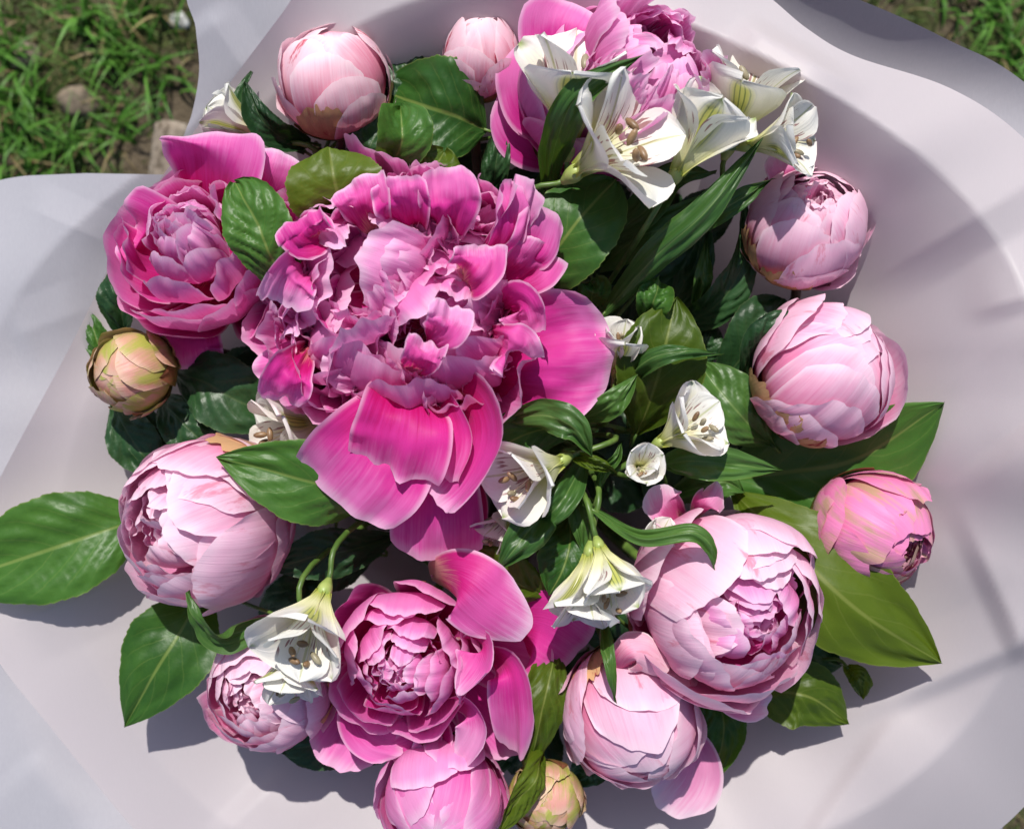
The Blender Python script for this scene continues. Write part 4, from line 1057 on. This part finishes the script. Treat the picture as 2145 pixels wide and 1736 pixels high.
sprig('large pointed yellow-green leaf between the pale peony and the rose bud', 1530, 1030, -.06, [
    ([(1530, 1025, -.055), (1660, 1150, -.022), (1800, 1280, -.016), (1972, 1388, -.034)], 245, 'leaf', LEAFY, dict(fold=-.10, roll=-.05, quilt=.0008))], seed=31)
sprig('short blunt yellow-green leaf under the big pale peony', 1560, 1400, -.08, [
    ([(1545, 1420, -.070), (1630, 1445, -.058), (1700, 1460, -.054), (1778, 1515, -.062)], 150, 'leaf', LEAFY, dict(fold=.08)),
    ([(1770, 1395, -.066), (1790, 1410, -.060), (1802, 1430, -.058), (1808, 1465, -.064)], 44, 'leaf', LEAFY, dict(fold=.6)),
    ([(1580, 1330, -.09), (1640, 1360, -.08), (1700, 1370, -.075), (1760, 1390, -.08)], 120, 'leaf', LEAFD, dict())], seed=32)
sprig('wavy dark leaf hanging right of the nodding peony', 1440, 1400, -.08, [
    ([(1440, 1400, -.070), (1500, 1470, -.060), (1515, 1540, -.058), (1485, 1645, -.066)], 100, 'leaf', LEAF, dict(roll=-.3)),
    ([(1250, 1560, -.075), (1240, 1600, -.07), (1225, 1620, -.07), (1200, 1640, -.075)], 80, 'leaf', LEAFD, dict()),
    ([(1262, 1290, -.02), (1268, 1350, -.002), (1278, 1410, .004), (1290, 1478, -.006)], 30, 'lance', LEAFP, dict(roll=.4))], seed=33)
sprig('long half-yellow leaf hanging between the drooping pink petals and the nodding peony', 1170, 1300, -.07, [
    ([(1170, 1310, -.060), (1150, 1420, -.030), (1130, 1510, -.026), (1105, 1625, -.040)], 115, 'leaf', LEAFY, dict(fold=-.25, roll=.2)),
    ([(1130, 1560, -.05), (1115, 1620, -.022), (1085, 1680, -.018), (1045, 1742, -.026)], 76, 'lance', LEAFY, dict(roll=.6, fold=.2))], seed=34)
sprig('broad toothed leaf with its pointed tip over the sideways pale peony', 830, 1090, -.06, [
    ([(835, 1080, -.050), (740, 1030, -.012), (610, 1000, .006), (452, 958, .010)], 180, 'leaf', LEAF, dict(fold=.12, roll=.15)),
    ([(840, 1120, -.075), (740, 1150, -.052), (660, 1165, -.046), (568, 1195, -.046)], 110, 'leaf', LEAFD, dict())], seed=35)
sprig('long flat green leaf reaching out over the blush sheet', 320, 1080, -.09, [
    ([(318, 1078, -.080), (200, 1118, -.064), (60, 1165, -.062), (-120, 1225, -.070)], 225, 'leaf', LEAF, dict(fold=.05, quilt=.0022))], seed=36)
sprig('broad pointed leaf with a grey sheen below the sideways pale peony', 420, 1230, -.08, [
    ([(430, 1215, -.075), (385, 1310, -.055), (330, 1400, -.052), (262, 1520, -.062)], 185, 'leaf', LEAF, dict(fold=.08, roll=.05, quilt=.0006)),
    ([(560, 1300, -.03), (470, 1330, -.012), (425, 1300, -.002), (393, 1238, .000)], 72, 'lance', LEAFP, dict(roll=.5, fold=.4))], seed=37)
sprig('dark glossy pointed leaves above the small green bud', 260, 740, -.085, [
    ([(262, 710, -.070), (250, 650, -.054), (250, 600, -.050), (263, 536, -.052)], 96, 'leaf', LEAFD, dict(fold=.3, roll=.2)),
    ([(240, 790, -.085), (215, 740, -.072), (200, 700, -.070), (188, 650, -.070)], 62, 'leaf', LEAF, dict())], seed=38)
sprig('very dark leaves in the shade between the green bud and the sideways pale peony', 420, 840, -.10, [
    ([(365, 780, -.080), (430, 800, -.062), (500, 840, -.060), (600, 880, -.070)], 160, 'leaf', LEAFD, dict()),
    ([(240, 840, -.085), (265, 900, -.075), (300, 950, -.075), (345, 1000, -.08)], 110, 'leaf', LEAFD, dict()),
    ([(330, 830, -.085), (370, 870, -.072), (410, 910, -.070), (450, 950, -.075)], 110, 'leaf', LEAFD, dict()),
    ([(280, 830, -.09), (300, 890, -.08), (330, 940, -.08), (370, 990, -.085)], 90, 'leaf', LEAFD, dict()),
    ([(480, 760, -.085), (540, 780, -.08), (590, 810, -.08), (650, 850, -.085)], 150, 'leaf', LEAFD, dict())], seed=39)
sprig('smooth leaves folded around the white trumpet lily', 1215, 930, -.05, [
    ([(1225, 900, -.030), (1130, 900, -.012), (1040, 940, -.012), (948, 1015, -.022)], 130, 'leaf', LEAF, dict(roll=.2)),
    ([(1060, 880, -.010), (1140, 872, .014), (1205, 900, .020), (1240, 955, .010)], 76, 'lance', LEAFP, dict(roll=-.3, fold=-.3)),
    ([(1225, 960, -.02), (1190, 1030, .000), (1150, 1080, .000), (1120, 1100, -.01)], 60, 'lance', LEAFP, dict()),
    ([(1195, 950, -.01), (1230, 965, .006), (1260, 975, .008), (1290, 990, .002)], 32, 'lance', LEAFY, dict())], seed=40)
sprig('lit pointed leaf in front of the shaded lily', 1170, 1050, -.05, [
    ([(1165, 1040, -.020), (1125, 1090, .000), (1085, 1140, .006), (1040, 1195, .002)], 86, 'lance', LEAFP, dict(fold=.2)),
    ([(1190, 1070, -.04), (1195, 1130, -.020), (1180, 1190, -.016), (1150, 1245, -.022)], 130, 'leaf', LEAF, dict(fold=.1)),
    ([(1150, 1250, -.035), (1090, 1225, -.022), (1030, 1190, -.020), (985, 1140, -.026)], 115, 'leaf', LEAFY, dict(fold=.05)),
    ([(1200, 1010, -.03), (1215, 1070, -.016), (1220, 1110, -.014), (1222, 1160, -.018)], 56, 'lance', LEAFP, dict(fold=.3))], seed=41)
sprig('smooth pointed lily leaf with a fine yellow rim beside the lime striped lily', 1390, 980, -.03, [
    ([(1390, 972, -.014), (1450, 965, .002), (1530, 972, .004), (1640, 985, -.006)], 82, 'lance', LEAFP, dict(fold=.1)),
    ([(1410, 1040, -.06), (1470, 1020, -.045), (1520, 1010, -.04), (1560, 1030, -.045)], 80, 'lance', LEAFP, dict())], seed=42)
sprig('thin strap leaf bending over the big pale peony with a drooping tip', 1235, 1060, -.02, [
    ([(1242, 1068, .000), (1340, 1125, .022), (1450, 1115, .030), (1490, 1150, .028), (1496, 1195, .022)], 42, 'lance', LEAFP, dict(roll=.3)),
    ([(1250, 1040, -.01), (1265, 990, .000), (1290, 960, .004), (1300, 930, .000)], 26, 'lance', LEAFP, dict())], seed=43)
sprig('dark leaf and thin pale sepal under the drooping pink petals', 740, 1500, -.09, [
    ([(790, 1520, -.085), (720, 1545, -.078), (650, 1560, -.076), (585, 1570, -.078)], 110, 'leaf', LEAFD, dict()),
    ([(712, 1470, -.075), (712, 1520, -.062), (702, 1560, -.06), (688, 1608, -.062)], 28, 'lance', LEAFP, dict()),
    ([(800, 1530, -.085), (790, 1560, -.08), (780, 1580, -.08), (768, 1605, -.08)], 60, 'leaf', LEAFD, dict())], seed=44)
sprig('olive leaf tip sticking up behind the frilled pink peony', 1190, 80, -.08, [
    ([(1205, 70, -.07), (1180, 30, -.05), (1150, 10, -.045), (1110, -10, -.05)], 90, 'leaf', LEAFY, dict())], seed=45)
# deep shaded foliage under the blooms: it closes the gaps between them
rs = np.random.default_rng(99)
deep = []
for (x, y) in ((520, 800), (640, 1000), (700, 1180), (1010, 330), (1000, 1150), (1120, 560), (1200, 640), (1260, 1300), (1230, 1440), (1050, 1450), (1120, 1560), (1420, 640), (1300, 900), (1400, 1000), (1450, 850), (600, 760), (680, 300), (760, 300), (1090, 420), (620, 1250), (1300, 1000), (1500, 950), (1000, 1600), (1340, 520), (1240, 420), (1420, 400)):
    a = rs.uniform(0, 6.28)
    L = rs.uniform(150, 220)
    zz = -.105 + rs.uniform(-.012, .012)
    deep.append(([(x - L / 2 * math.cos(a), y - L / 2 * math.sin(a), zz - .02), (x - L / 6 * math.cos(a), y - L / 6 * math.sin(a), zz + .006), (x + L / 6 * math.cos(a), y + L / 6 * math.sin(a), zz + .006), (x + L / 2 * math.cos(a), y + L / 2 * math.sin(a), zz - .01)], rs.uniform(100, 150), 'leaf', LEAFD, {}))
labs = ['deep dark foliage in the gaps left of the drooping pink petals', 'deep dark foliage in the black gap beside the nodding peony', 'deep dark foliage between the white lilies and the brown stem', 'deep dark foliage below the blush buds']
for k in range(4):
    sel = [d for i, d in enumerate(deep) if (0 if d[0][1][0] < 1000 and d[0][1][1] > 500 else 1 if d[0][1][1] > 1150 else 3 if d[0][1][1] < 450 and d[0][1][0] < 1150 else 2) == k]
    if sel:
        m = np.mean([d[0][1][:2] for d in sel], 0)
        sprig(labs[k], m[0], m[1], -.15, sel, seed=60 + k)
